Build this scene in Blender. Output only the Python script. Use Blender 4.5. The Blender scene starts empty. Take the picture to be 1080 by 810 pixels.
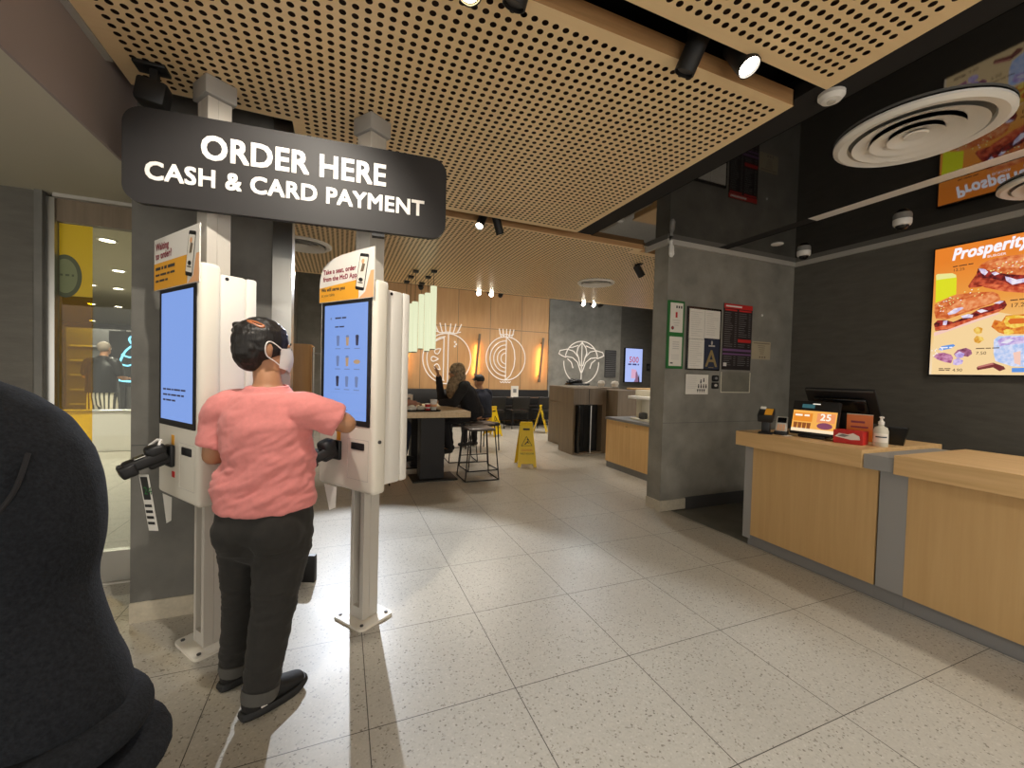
import bpy, bmesh, math, random
from mathutils import Vector, Matrix, Quaternion, noise
random.seed(7)
SC = bpy.context.scene
COL = SC.collection
PI = math.pi
DOWN = Vector((0, 0, -1))

def lin(r, g, b):
    def f(c):
        c /= 255.0
        return c / 12.92 if c <= 0.04045 else ((c + 0.055) / 1.055) ** 2.4
    return (f(r), f(g), f(b), 1.0)

# ------------------------------------------------------------------ materials
def newmat(name):
    m = bpy.data.materials.new(name)
    m.use_nodes = True
    nt = m.node_tree
    return m, nt, nt.nodes['Principled BSDF']

def mat(name, rgb, rough=0.6, metal=0.0, spec=0.5, coat=0.0, emit=None, estr=0.0, alpha=1.0, trans=0.0, var=0.0, vscale=8.0, bump=0.0, bscale=60.0, stretch=None, sheen=0.0):
    m, nt, b = newmat(name)
    c = lin(*rgb)
    b.inputs['Base Color'].default_value = c
    b.inputs['Roughness'].default_value = rough
    b.inputs['Metallic'].default_value = metal
    b.inputs['Specular IOR Level'].default_value = spec
    b.inputs['Coat Weight'].default_value = coat
    b.inputs['Transmission Weight'].default_value = trans
    b.inputs['Sheen Weight'].default_value = sheen
    b.inputs['Alpha'].default_value = alpha
    if emit is not None:
        b.inputs['Emission Color'].default_value = lin(*emit)
        b.inputs['Emission Strength'].default_value = estr
    N, L = nt.nodes, nt.links
    if var or bump:
        tc = N.new('ShaderNodeTexCoord')
        mp = N.new('ShaderNodeMapping')
        L.new(tc.outputs['Object'], mp.inputs['Vector'])
        if stretch: mp.inputs['Scale'].default_value = stretch
    if var:
        nz = N.new('ShaderNodeTexNoise'); nz.inputs['Scale'].default_value = vscale
        nz.inputs['Detail'].default_value = 6; nz.inputs['Roughness'].default_value = 0.6
        L.new(mp.outputs[0], nz.inputs['Vector'])
        mx = N.new('ShaderNodeMix'); mx.data_type = 'RGBA'
        lo = tuple(max(0, v * (1 - var)) for v in c[:3]) + (1,)
        hi = tuple(min(1, v * (1 + var)) for v in c[:3]) + (1,)
        mx.inputs[6].default_value = lo; mx.inputs[7].default_value = hi
        mr = N.new('ShaderNodeMapRange'); mr.inputs['From Min'].default_value = .3; mr.inputs['From Max'].default_value = .7
        L.new(nz.outputs['Fac'], mr.inputs['Value']); L.new(mr.outputs[0], mx.inputs[0])
        L.new(mx.outputs[2], b.inputs['Base Color'])
    if bump:
        nb = N.new('ShaderNodeTexNoise'); nb.inputs['Scale'].default_value = bscale; nb.inputs['Detail'].default_value = 4
        L.new(mp.outputs[0], nb.inputs['Vector'])
        bp = N.new('ShaderNodeBump'); bp.inputs['Strength'].default_value = bump; bp.inputs['Distance'].default_value = .01
        L.new(nb.outputs['Fac'], bp.inputs['Height']); L.new(bp.outputs[0], b.inputs['Normal'])
    return m

def emis(name, rgb, s=1.0):
    m, nt, b = newmat(name)
    b.inputs['Base Color'].default_value = (0.01, 0.01, 0.01, 1)
    b.inputs['Roughness'].default_value = .25
    b.inputs['Emission Color'].default_value = lin(*rgb)
    b.inputs['Emission Strength'].default_value = s
    return m

def emis_noise(name, a, b_, s, scale):
    m, nt, b = newmat(name); N, L = nt.nodes, nt.links
    b.inputs['Base Color'].default_value = (.01, .01, .01, 1); b.inputs['Roughness'].default_value = .3
    tc = N.new('ShaderNodeTexCoord'); nz = N.new('ShaderNodeTexNoise'); nz.inputs['Scale'].default_value = scale; nz.inputs['Detail'].default_value = 5
    L.new(tc.outputs['Object'], nz.inputs['Vector'])
    rp = N.new('ShaderNodeValToRGB'); L.new(nz.outputs['Fac'], rp.inputs[0])
    rp.color_ramp.elements[0].position = .38; rp.color_ramp.elements[0].color = lin(*a); rp.color_ramp.elements[1].position = .62; rp.color_ramp.elements[1].color = lin(*b_)
    L.new(rp.outputs[0], b.inputs['Emission Color']); b.inputs['Emission Strength'].default_value = s
    return m

def mat_floor():
    m, nt, b = newmat('terrazzo_tiles')
    N, L = nt.nodes, nt.links
    tc = N.new('ShaderNodeTexCoord')
    sp = N.new('ShaderNodeSeparateXYZ'); L.new(tc.outputs['Object'], sp.inputs[0])
    def math_(op, a, bb=None):
        n = N.new('ShaderNodeMath'); n.operation = op
        if isinstance(a, (int, float)): n.inputs[0].default_value = a
        else: L.new(a, n.inputs[0])
        if bb is not None:
            if isinstance(bb, (int, float)): n.inputs[1].default_value = bb
            else: L.new(bb, n.inputs[1])
        return n.outputs[0]
    ds = []
    for ax in (0, 1):
        q = math_('DIVIDE', sp.outputs[ax], 0.6)
        fr = math_('FRACT', math_('ADD', q, 1000.0))
        ds.append(math_('MINIMUM', fr, math_('SUBTRACT', 1.0, fr)))
    d = math_('MINIMUM', ds[0], ds[1])
    grout = math_('LESS_THAN', d, 0.0030)
    # per tile tone
    fl = []
    for ax in (0, 1):
        fl.append(math_('FLOOR', math_('DIVIDE', sp.outputs[ax], 0.6)))
    cb = N.new('ShaderNodeCombineXYZ'); L.new(fl[0], cb.inputs[0]); L.new(fl[1], cb.inputs[1])
    wn = N.new('ShaderNodeTexWhiteNoise'); wn.noise_dimensions = '3D'; L.new(cb.outputs[0], wn.inputs['Vector'])
    tone = math_('ADD', math_('MULTIPLY', wn.outputs['Value'], .05), .975)
    # chips
    vo = N.new('ShaderNodeTexVoronoi'); vo.inputs['Scale'].default_value = 150
    L.new(tc.outputs['Object'], vo.inputs['Vector'])
    sepc = N.new('ShaderNodeSeparateColor'); L.new(vo.outputs['Color'], sepc.inputs[0])
    ramp = N.new('ShaderNodeValToRGB'); L.new(sepc.outputs[0], ramp.inputs[0])
    el = ramp.color_ramp.elements
    el[0].position = 0; el[0].color = lin(126, 119, 107)
    el[1].position = 1; el[1].color = lin(190, 184, 172)
    for p, c in ((.018, (146, 139, 127)), (.045, (168, 162, 149)), (.10, (178, 172, 159)), (.5, (181, 175, 162)), (.85, (183, 177, 164)), (.96, (190, 184, 172))):
        e = el.new(p); e.color = lin(*c)
    ramp.color_ramp.interpolation = 'CONSTANT'
    nz = N.new('ShaderNodeTexNoise'); nz.inputs['Scale'].default_value = 45; nz.inputs['Detail'].default_value = 4
    L.new(tc.outputs['Object'], nz.inputs['Vector'])
    n2 = N.new('ShaderNodeTexNoise'); n2.inputs['Scale'].default_value = 2.3; n2.inputs['Detail'].default_value = 5
    L.new(tc.outputs['Object'], n2.inputs['Vector'])
    k = math_('MULTIPLY', tone, math_('ADD', math_('MULTIPLY', nz.outputs['Fac'], .16), math_('ADD', math_('MULTIPLY', n2.outputs['Fac'], .12), .86)))
    mul = N.new('ShaderNodeVectorMath'); mul.operation = 'SCALE'
    L.new(ramp.outputs[0], mul.inputs[0]); L.new(k, mul.inputs['Scale'])
    mx = N.new('ShaderNodeMix'); mx.data_type = 'RGBA'
    L.new(grout, mx.inputs[0]); L.new(mul.outputs[0], mx.inputs[6]); mx.inputs[7].default_value = lin(70, 64, 56)
    L.new(mx.outputs[2], b.inputs['Base Color'])
    rr = N.new('ShaderNodeMapRange'); rr.inputs['To Min'].default_value = .28; rr.inputs['To Max'].default_value = .5
    L.new(n2.outputs['Fac'], rr.inputs['Value']); L.new(rr.outputs[0], b.inputs['Roughness'])
    b.inputs['Specular IOR Level'].default_value = .4
    return m

def mat_perf():
    # plywood acoustic board, drilled on a 45 mm grid; the holes are open (transparent) and show the felt above
    m, nt, b = newmat('perforated_plywood')
    N, L = nt.nodes, nt.links
    tc = N.new('ShaderNodeTexCoord')
    sp = N.new('ShaderNodeSeparateXYZ'); L.new(tc.outputs['Object'], sp.inputs[0])
    def math_(op, a, bb=None):
        n = N.new('ShaderNodeMath'); n.operation = op
        for i, v in enumerate((a, bb)):
            if v is None: continue
            if isinstance(v, (int, float)): n.inputs[i].default_value = v
            else: L.new(v, n.inputs[i])
        return n.outputs[0]
    sq = []
    for ax in (0, 1):
        fr = math_('FRACT', math_('ADD', math_('DIVIDE', sp.outputs[ax], 0.0445), 1000.0))
        dd = math_('SUBTRACT', fr, .5)
        sq.append(math_('MULTIPLY', dd, dd))
    hole = math_('LESS_THAN', math_('ADD', sq[0], sq[1]), .29 ** 2)
    geo = N.new('ShaderNodeNewGeometry')
    spn = N.new('ShaderNodeSeparateXYZ'); L.new(geo.outputs['True Normal'], spn.inputs[0])
    flat = math_('GREATER_THAN', math_('ABSOLUTE', spn.outputs[2]), .9)
    # border without holes
    bx = N.new('ShaderNodeAttribute'); bx.attribute_name = 'rim'
    inner = math_('LESS_THAN', bx.outputs['Fac'], .5)
    fac = math_('MULTIPLY', math_('MULTIPLY', hole, flat), inner)
    mp = N.new('ShaderNodeMapping'); mp.inputs['Scale'].default_value = (1.5, 30, 30)
    L.new(tc.outputs['Object'], mp.inputs['Vector'])
    nz = N.new('ShaderNodeTexNoise'); nz.inputs['Scale'].default_value = 1.6; nz.inputs['Detail'].default_value = 5
    L.new(mp.outputs[0], nz.inputs['Vector'])
    mx = N.new('ShaderNodeMix'); mx.data_type = 'RGBA'
    mx.inputs[6].default_value = lin(242, 208, 156); mx.inputs[7].default_value = lin(250, 222, 174)
    L.new(nz.outputs['Fac'], mx.inputs[0]); L.new(mx.outputs[2], b.inputs['Base Color'])
    b.inputs['Roughness'].default_value = .36
    inv = math_('SUBTRACT', 1.0, fac)
    L.new(inv, b.inputs['Alpha'])
    return m

def mat_wood(name, rgb1, rgb2, axis=2, scale=1.2, rough=.45, dens=26):
    m, nt, b = newmat(name)
    N, L = nt.nodes, nt.links
    tc = N.new('ShaderNodeTexCoord')
    mp = N.new('ShaderNodeMapping')
    s = [dens, dens, dens]; s[axis] = 1.3
    mp.inputs['Scale'].default_value = s
    L.new(tc.outputs['Object'], mp.inputs['Vector'])
    nz = N.new('ShaderNodeTexNoise'); nz.inputs['Scale'].default_value = scale; nz.inputs['Detail'].default_value = 6; nz.inputs['Roughness'].default_value = .55
    nz.inputs['Distortion'].default_value = .4
    L.new(mp.outputs[0], nz.inputs['Vector'])
    rp = N.new('ShaderNodeValToRGB'); L.new(nz.outputs['Fac'], rp.inputs[0])
    rp.color_ramp.elements[0].position = .3; rp.color_ramp.elements[0].color = lin(*rgb1)
    rp.color_ramp.elements[1].position = .7; rp.color_ramp.elements[1].color = lin(*rgb2)
    L.new(rp.outputs[0], b.inputs['Base Color'])
    b.inputs['Roughness'].default_value = rough
    return m

def mat_glass(name, rgb, refl=.08, rough=0.0):
    m = bpy.data.materials.new(name); m.use_nodes = True
    nt = m.node_tree; N, L = nt.nodes, nt.links
    N.remove(N['Principled BSDF'])
    out = N['Material Output']
    t = N.new('ShaderNodeBsdfTransparent'); t.inputs[0].default_value = lin(*rgb)
    g = N.new('ShaderNodeBsdfGlossy'); g.inputs['Roughness'].default_value = rough
    mx = N.new('ShaderNodeMixShader'); mx.inputs[0].default_value = refl
    L.new(t.outputs[0], mx.inputs[1]); L.new(g.outputs[0], mx.inputs[2]); L.new(mx.outputs[0], out.inputs[0])
    return m

M = dict(
    floor=mat_floor(), perf=mat_perf(),
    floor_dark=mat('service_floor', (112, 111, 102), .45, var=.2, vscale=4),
    felt=mat('dark_brown_felt', (66, 44, 28), .95),
    void=mat('black_paint', (26, 24, 23), .9),
    gloss=mat('black_acrylic', (14, 13, 12), .035, spec=.75),
    concrete=mat('grey_concrete', (136, 132, 122), .72, var=.22, vscale=3.5, bump=.12, bscale=14),
    concrete2=mat('dark_concrete', (108, 106, 100), .75, var=.2, vscale=4, bump=.1, bscale=14),
    slate=mat('slate_wall', (92, 88, 80), .7, var=.14, vscale=5, bump=.1, bscale=30, stretch=(1, 1, 4)),
    stone=mat('pale_stone', (190, 180, 160), .5, var=.12, vscale=30),
    trim=mat('grey_trim', (180, 175, 165), .6),
    soffit=mat('olive_paint', (188, 182, 162), .8),
    fascia=mat('taupe_paint', (152, 139, 133), .8),
    ply=mat_wood('plywood_edge', (170, 128, 84), (196, 152, 104), axis=0, dens=40),
    maple=mat_wood('maple_veneer', (196, 158, 104), (204, 167, 113), axis=2),
    maple_top=mat_wood('maple_counter', (205, 165, 110), (222, 184, 130), axis=1),
    maple_cab=mat_wood('maple_cabinet', (222, 176, 112), (234, 192, 130), axis=2),
    tan=mat_wood('tan_cladding', (200, 152, 100), (210, 164, 112), axis=2, dens=14),
    brown=mat_wood('brown_laminate', (112, 97, 77), (130, 113, 92), axis=2),
    tabletop=mat_wood('pale_table_wood', (206, 178, 138), (222, 196, 156), axis=1),
    steel=mat('brushed_steel', (190, 188, 182), .28, 1.0),
    mirror=mat('polished_steel', (214, 212, 206), .08, 1.0),
    greypanel=mat('grey_laminate', (150, 148, 145), .5),
    white=mat('white_powder_coat', (232, 226, 212), .42),
    white2=mat('white_plastic', (236, 232, 224), .4),
    warmgrey=mat('warm_grey_powder_coat', (196, 190, 180), .45),
    polegrey=mat('grey_powder_coat', (168, 165, 160), .5),
    black=mat('black_plastic', (22, 22, 23), .45),
    blackgl=mat('black_gloss_plastic', (16, 16, 17), .2),
    blackmt=mat('matt_black_metal', (26, 25, 25), .55),
    charcoal=mat('charcoal_board', (42, 40, 40), .55, spec=.35),
    letter=mat('white_lettering', (238, 232, 226), .5),
    grey=mat('mid_grey', (128, 126, 124), .5),
    dgrey=mat('dark_grey', (70, 69, 68), .5), throat=mat('grey_vent_throat', (120, 116, 108), .6),
    paper=mat('white_paper', (232, 226, 214), .7),
    ink=mat('dark_ink', (60, 58, 56), .7),
    red=mat('red_print', (200, 40, 36), .5),
    orange=mat('orange_print', (236, 168, 46), .55),
    peach=mat('peach_print', (238, 178, 128), .55),
    maroon=mat('maroon_print', (150, 56, 70), .6),
    green=mat('green_frame', (26, 112, 48), .45),
    navy=mat('navy_print', (36, 44, 66), .6),
    gold=mat('gold_print', (150, 130, 84), .5),
    purple=mat('purple_print', (120, 84, 128), .6),
    blacksheet=mat('black_print', (36, 28, 30), .55),
    cream=mat('cream_plastic', (226, 218, 196), .45),
    yellow=mat('yellow_plastic', (246, 208, 30), .4),
    acrylic=mat_glass('clear_acrylic', (252, 252, 250), .03),
    orangeac=mat('orange_acrylic', (226, 120, 48), .3),
    bottle=mat('translucent_bottle', (236, 232, 214), .2, trans=.25),
    glass=mat_glass('door_glass', (236, 238, 230), .035),
    yglass=mat_glass('yellow_film', (252, 206, 10), .04),
    yfilm=mat('yellow_vinyl', (226, 190, 14), .4),
    seal=mat('sage_print', (132, 140, 100), .6),
    seal2=mat('dark_sage_print', (92, 98, 72), .6),
    leather=mat('black_leather', (30, 29, 29), .5),
    lampglow=emis('lamp_lens', (255, 244, 226), 30.0),
    lampwarm=emis('warm_lamp_lens', (255, 226, 170), 26.0),
    pend=emis('pendant_diffuser', (236, 240, 200), .95),
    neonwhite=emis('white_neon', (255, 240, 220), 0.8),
    sconceglow=emis('sconce_strip', (255, 184, 96), 60.0),
    mscreen=emis('blue_screen', (140, 176, 250), .8),
    skin=mat('warm_skin', (176, 128, 94), .55, var=.06, vscale=20),
    skin2=mat('brown_skin', (134, 92, 68), .55, var=.06, vscale=20),
    hair=mat('black_hair', (24, 20, 18), .5, bump=.5, bscale=70, stretch=(1, 1, .25)),
    pink=mat('pink_cotton', (228, 140, 136), .85, var=.05, vscale=60, sheen=.15),
    jeans=mat('black_denim', (40, 38, 35), .85, var=.18, vscale=30, sheen=.05),
    cuff=mat('grey_denim_inside', (84, 82, 78), .85),
    shoe=mat('black_shoe_knit', (24, 23, 23), .7),
    sole=mat('black_rubber', (30, 30, 30), .6),
    mask=mat('white_mask', (236, 232, 230), .8),
    clip=mat('tan_hair_clip', (180, 110, 70), .3),
    coat=mat('black_fleece', (33, 35, 39), .95, var=.35, vscale=260, bump=.2, bscale=420, spec=.12),
    navycloth=mat('navy_cloth', (36, 40, 54), .9, var=.1, vscale=20),
    darkcloth=mat('dark_cloth', (30, 29, 32), .9, var=.15, vscale=20),
    scarf=mat('patterned_scarf', (150, 130, 104), .85, var=.65, vscale=26),
    whitehair=mat('white_hair', (150, 138, 124), .7),
    stripes=mat('striped_cloth', (226, 218, 196), .85),
)

# ------------------------------------------------------------------ mesh builder
class MB:
    def __init__(s, X=None):
        s.bm = bmesh.new(); s.X = X or Matrix.Identity(4)
    def _add(s, verts, faces, mat=0, X=None):
        T = s.X @ X if X is not None else s.X
        vs = [s.bm.verts.new(T @ Vector(v)) for v in verts]
        out = []
        for f in faces:
            try:
                fc = s.bm.faces.new([vs[i] for i in f]); fc.material_index = mat; out.append(fc)
            except ValueError:
                pass
        return vs, out
    def box(s, x0, x1, y0, y1, z0, z1, mat=0, bev=0.0, seg=2, X=None):
        v = [(x, y, z) for x in (x0, x1) for y in (y0, y1) for z in (z0, z1)]
        f = [(0, 1, 3, 2), (4, 6, 7, 5), (0, 4, 5, 1), (2, 3, 7, 6), (0, 2, 6, 4), (1, 5, 7, 3)]
        vs, fs = s._add(v, f, mat, X)
        if bev > 0:
            ed = list({e for fc in fs for e in fc.edges})
            r = bmesh.ops.bevel(s.bm, geom=ed, offset=bev, segments=seg, profile=.5, affect='EDGES')
            for fc in r['faces']: fc.material_index = mat
        return s
    def tube(s, pts, r, seg=8, mat=0, closed=False, X=None, caps=True):
        pts = [Vector(p) for p in pts]; n = len(pts)
        rad = r if isinstance(r, (list, tuple)) else [r] * n
        vs = []; nrm = None
        for i, p in enumerate(pts):
            if closed: t = pts[(i + 1) % n] - pts[i - 1]
            else: t = pts[min(i + 1, n - 1)] - pts[max(i - 1, 0)]
            t.normalize()
            if nrm is None:
                nrm = t.cross(Vector((0, 0, 1)))
                if nrm.length < .1: nrm = t.cross(Vector((0, 1, 0)))
                nrm.normalize()
            else:
                nrm = nrm - t * nrm.dot(t); nrm.normalize()
            bn = t.cross(nrm)
            for k in range(seg):
                a = 2 * PI * k / seg
                vs.append(p + (nrm * math.cos(a) + bn * math.sin(a)) * rad[i])
        fs = []
        m = n if closed else n - 1
        for i in range(m):
            j = (i + 1) % n
            for k in range(seg):
                k2 = (k + 1) % seg
                fs.append((i * seg + k, i * seg + k2, j * seg + k2, j * seg + k))
        if not closed and caps:
            fs.append(tuple(range(seg - 1, -1, -1))); fs.append(tuple((n - 1) * seg + k for k in range(seg)))
        s._add(vs, fs, mat, X); return s
    def cyl(s, p0, p1, r0, r1=None, seg=24, mat=0, X=None):
        return s.tube([p0, p1], [r0, r0 if r1 is None else r1], seg, mat, X=X)
    def lathe(s, prof, seg=32, mat=0, X=None):
        vs = []; fs = []; n = len(prof)
        for r, z in prof:
            for k in range(seg):
                a = 2 * PI * k / seg; vs.append((r * math.cos(a), r * math.sin(a), z))
        for i in range(n - 1):
            for k in range(seg):
                k2 = (k + 1) % seg
                fs.append((i * seg + k, i * seg + k2, (i + 1) * seg + k2, (i + 1) * seg + k))
        if prof[0][0] > 1e-5: fs.append(tuple(range(seg - 1, -1, -1)))
        if prof[-1][0] > 1e-5: fs.append(tuple((n - 1) * seg + k for k in range(seg)))
        s._add(vs, fs, mat, X); return s
    def prism(s, poly, d0, d1, mat=0, X=None, side=None):
        # poly in local (x, z), extruded along y from d0 to d1
        n = len(poly)
        v = [(x, d0, z) for x, z in poly] + [(x, d1, z) for x, z in poly]
        f = [tuple(range(n)), tuple(range(2 * n - 1, n - 1, -1))]
        vs, fs = s._add(v, f, mat, X)
        T = vs
        for i in range(n):
            j = (i + 1) % n
            try:
                fc = s.bm.faces.new([vs[i], vs[i + n], vs[j + n], vs[j]]); fc.material_index = mat if side is None else side
            except ValueError: pass
        return s
    def flat(s, poly, y, mat=0, X=None):
        s._add([(x, y, z) for x, z in poly], [tuple(range(len(poly)))], mat, X); return s
    def rect(s, x0, x1, z0, z1, y, mat=0, X=None):
        return s.flat([(x0, z0), (x1, z0), (x1, z1), (x0, z1)], y, mat, X)
    def ell(s, cx, cz, rx, rz, y, mat=0, seg=20, rot=0, a0=0, a1=2 * PI, X=None):
        pts = []
        full = abs(a1 - a0 - 2 * PI) < 1e-6
        n = seg if full else seg + 1
        for k in range(n):
            a = a0 + (a1 - a0) * k / seg
            x, z = rx * math.cos(a), rz * math.sin(a)
            pts.append((cx + x * math.cos(rot) - z * math.sin(rot), cz + x * math.sin(rot) + z * math.cos(rot)))
        return s.flat(pts, y, mat, X)
    def sphere(s, c, r, mat=0, seg=16, rings=10, X=None, sc=(1, 1, 1)):
        prof = [(max(1e-6, math.sin(PI * i / rings)) * r, -math.cos(PI * i / rings) * r) for i in range(rings + 1)]
        T = Matrix.Translation(c) @ Matrix.Diagonal((sc[0], sc[1], sc[2], 1))
        return s.lathe(prof, seg, mat, (X @ T) if X is not None else T)
    def text(s, body, size, x, z, y, mat=0, align='LEFT', bold=0.0, depth=0.0, X=None, shear=0.0, sx=1.0, rot=0.0, sp=1.0):
        if bold > .0012:      # heavier weight: the outline widened a little, then set four times a stroke apart
            b2 = bold * .8
            for q, (dx, dz) in enumerate(((-b2, -b2), (b2, -b2), (-b2, b2), (b2, b2))):
                s.text(body, size, x + dx, z + dz, y - q * .00012, mat, align, 0.0, depth, X, shear, sx, rot, 1 + bold / size * 1.6)
            return s
        cu = bpy.data.curves.new('t', 'FONT'); cu.body = body; cu.size = size; cu.align_x = align
        cu.offset = 0.0; cu.extrude = depth; cu.space_character = sp; cu.shear = shear; cu.resolution_u = 3
        ob = bpy.data.objects.new('t', cu); COL.objects.link(ob)
        dg = bpy.context.evaluated_depsgraph_get(); dg.update()
        me = bpy.data.meshes.new_from_object(ob.evaluated_get(dg))
        # text plane xy -> local xz, facing -y
        c, sn = math.cos(rot), math.sin(rot)
        vs = []
        for v in me.vertices:
            a, b = v.co.x * sx, v.co.y
            vs.append((x + a * c - b * sn, y - v.co.z - depth, z + a * sn + b * c))
        s._add(vs, [tuple(p.vertices) for p in me.polygons], mat, X)
        bpy.data.objects.remove(ob); bpy.data.curves.remove(cu); bpy.data.meshes.remove(me)
        return s
    def scribble(s, x, z, y, mat, h, words, X=None):
        # a line of print too small to read: one dash per word
        for w in words:
            s.rect(x, x + w, z, z + h, y, mat, X); x += w + h * .9
        return s
    def build(s, name, mats, parent=None, smooth=35, loc=None, recalc=True):
        if recalc: bmesh.ops.recalc_face_normals(s.bm, faces=s.bm.faces)
        me = bpy.data.meshes.new(name); s.bm.to_mesh(me); s.bm.free()
        if not isinstance(mats, (list, tuple)): mats = [mats]
        for m in mats: me.materials.append(M[m] if isinstance(m, str) else m)
        if smooth:
            me.shade_smooth(); me.set_sharp_from_angle(angle=math.radians(smooth))
        o = bpy.data.objects.new(name, me); COL.objects.link(o)
        if parent is not None: o.parent = parent
        if loc is not None: o.location = loc
        return o

def thing(name, label, cat, loc=(0, 0, 0), rot=0.0, group=None):
    o = bpy.data.objects.new(name, None); COL.objects.link(o)
    o.location = loc; o.rotation_euler = (0, 0, rot); o.empty_display_size = .1
    o['label'] = label; o['category'] = cat
    if group: o['group'] = group
    return o
def tag(o, label, cat, group=None):
    o['label'] = label; o['category'] = cat
    if group: o['group'] = group
    return o
def struct(o):
    o['kind'] = 'structure'; return o
def copytree(o, loc=None, rot=None, label=None):
    r = o.copy(); COL.objects.link(r)
    if loc is not None: r.location = loc
    if rot is not None: r.rotation_euler = (0, 0, rot)
    if label: r['label'] = label
    for ch in list(o.children):
        c = ch.copy(); COL.objects.link(c); c.parent = r
        for g in list(ch.children):
            d = g.copy(); COL.objects.link(d); d.parent = c
    return r
def TR(x=0, y=0, z=0, rx=0, ry=0, rz=0):
    return Matrix.Translation((x, y, z)) @ Matrix.Rotation(rz, 4, 'Z') @ Matrix.Rotation(ry, 4, 'Y') @ Matrix.Rotation(rx, 4, 'X')
def rrect(x0, x1, z0, z1, r, n=5):
    out = []
    for cx, cz, a in ((x1 - r, z0 + r, -PI / 2), (x1 - r, z1 - r, 0), (x0 + r, z1 - r, PI / 2), (x0 + r, z0 + r, PI)):
        for k in range(n + 1):
            t = a + PI / 2 * k / n; out.append((cx + r * math.cos(t), cz + r * math.sin(t)))
    return out
# ================================================================== setting
ZC = 2.69          # underside of the wooden ceiling rafts
ZB = 2.74          # glossy black ceiling
YB = 9.5           # far wall
XR = 4.17          # wall behind the counter
def plane_box(name, x0, x1, y0, y1, z0, z1, m, bev=0):
    return struct(MB().box(x0, x1, y0, y1, z0, z1, bev=bev).build(name, m, smooth=0))

plane_box('floor', -26, 2.42, -5, 24, -.1, 0, 'floor')
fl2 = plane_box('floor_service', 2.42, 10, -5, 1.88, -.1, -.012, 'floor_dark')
plane_box('floor_hall', 2.42, 10, 1.88, 14, -.1, 0, 'floor')

def panel(name, xs, ys, inside):
    rim = .05
    sn = lambda q: [q[0]] + [round(v / .0445) * .0445 if abs(v) not in (.965, .985) else v for v in q[1:-1]] + [q[-1]]
    xs, ys = sn(xs), sn(ys)
    mb = MB(); bm = mb.bm
    lay = bm.faces.layers.float.new('rim')
    g = [[bm.verts.new((x, y, ZC)) for y in ys] for x in xs]
    e = MB(); f_ = MB(); t = .008
    for i in range(len(xs) - 1):
        for j in range(len(ys) - 1):
            cx, cy = (xs[i] + xs[i + 1]) / 2, (ys[j] + ys[j + 1]) / 2
            if not inside(cx, cy): continue
            f = bm.faces.new((g[i][j], g[i][j + 1], g[i + 1][j + 1], g[i + 1][j]))
            edge = any(not inside(cx + dx, cy + dy) for dx in (-rim, 0, rim) for dy in (-rim, 0, rim))
            f[lay] = 1.0 if edge else 0.0
            q = lambda c_, a, b_: a if c_ else b_
            f_.box(q(inside(xs[i] - .01, cy), xs[i], xs[i] + .0085), q(inside(xs[i + 1] + .01, cy), xs[i + 1], xs[i + 1] - .0085), q(inside(cx, ys[j] - .01), ys[j], ys[j] + .0085), q(inside(cx, ys[j + 1] + .01), ys[j + 1], ys[j + 1] - .0085), ZC + .016, ZC + .07)
            w, h = xs[i + 1] - xs[i], ys[j + 1] - ys[j]
            if not inside(xs[i] - .01, cy): e.box(xs[i], xs[i] + t, ys[j], ys[j + 1], ZC + .0002, ZC + .075)
            if not inside(xs[i + 1] + .01, cy): e.box(xs[i + 1] - t, xs[i + 1], ys[j], ys[j + 1], ZC + .0002, ZC + .075)
            if not inside(cx, ys[j] - .01): e.box(xs[i], xs[i + 1], ys[j], ys[j] + t, ZC + .0002, ZC + .075)
            if not inside(cx, ys[j + 1] + .01): e.box(xs[i], xs[i + 1], ys[j + 1] - t, ys[j + 1], ZC + .0002, ZC + .075)
    for v in [v for v in bm.verts if not v.link_faces]: bm.verts.remove(v)
    o = struct(mb.build(name, 'perf', smooth=0, recalc=False))
    e.build('edge', 'ply', o, smooth=0)
    f_.build('felt_backing', 'felt', o, smooth=0)
    return o
def brk(*v):
    out = []
    for a in v: out += [a]
    return sorted(out)
def rect_in(x0, x1, y0, y1): return lambda x, y: x0 < x < x1 and y0 < y < y1
def rpanel(name, x0, x1, y0, y1):
    panel(name, [x0, x0 + .05, x1 - .05, x1], [y0, y0 + .05, y1 - .05, y1], rect_in(x0, x1, y0, y1))
panel('ceiling_main', [-1.67, -1.62, -.985, -.935, 1.24, 1.29], [-.222, -.172, .915, .965, 1.74, 1.79],
      lambda x, y: -1.67 < x < 1.29 and -.222 < y < 1.79 and (x > -.985 or y < .965))
rpanel('ceiling_near', -1.67, 1.31, -3.2, -.356)
panel('ceiling_far', [-1.70, -1.65, 2.11, 2.16, 8.45, 8.5], [1.93, 1.98, 2.02, 2.07, 4.85, 4.9],
      lambda x, y: -1.70 < x < 8.5 and 1.93 < y < 4.9 and (x < 2.16 or y > 2.02))
plane_box('ceiling_void', -1.71, 1.52, -4.5, 1.95, 2.98, 3.0, 'void')
plane_box('ceiling_void_right', 1.325, 1.534, -4.5, 1.92, ZB + .003, 2.80, 'void')
plane_box('ceiling_hall', -1.714, 10, 1.95, 10.0, 4.2, 4.25, 'void')
plane_box('trim_1', -1.714, 10, 4.905, 4.93, ZC + .0, 4.2, 'void')
plane_box('ceiling_void_side', 1.522, 1.534, -4.5, 1.95, 2.8005, 3.0, 'void')
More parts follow.
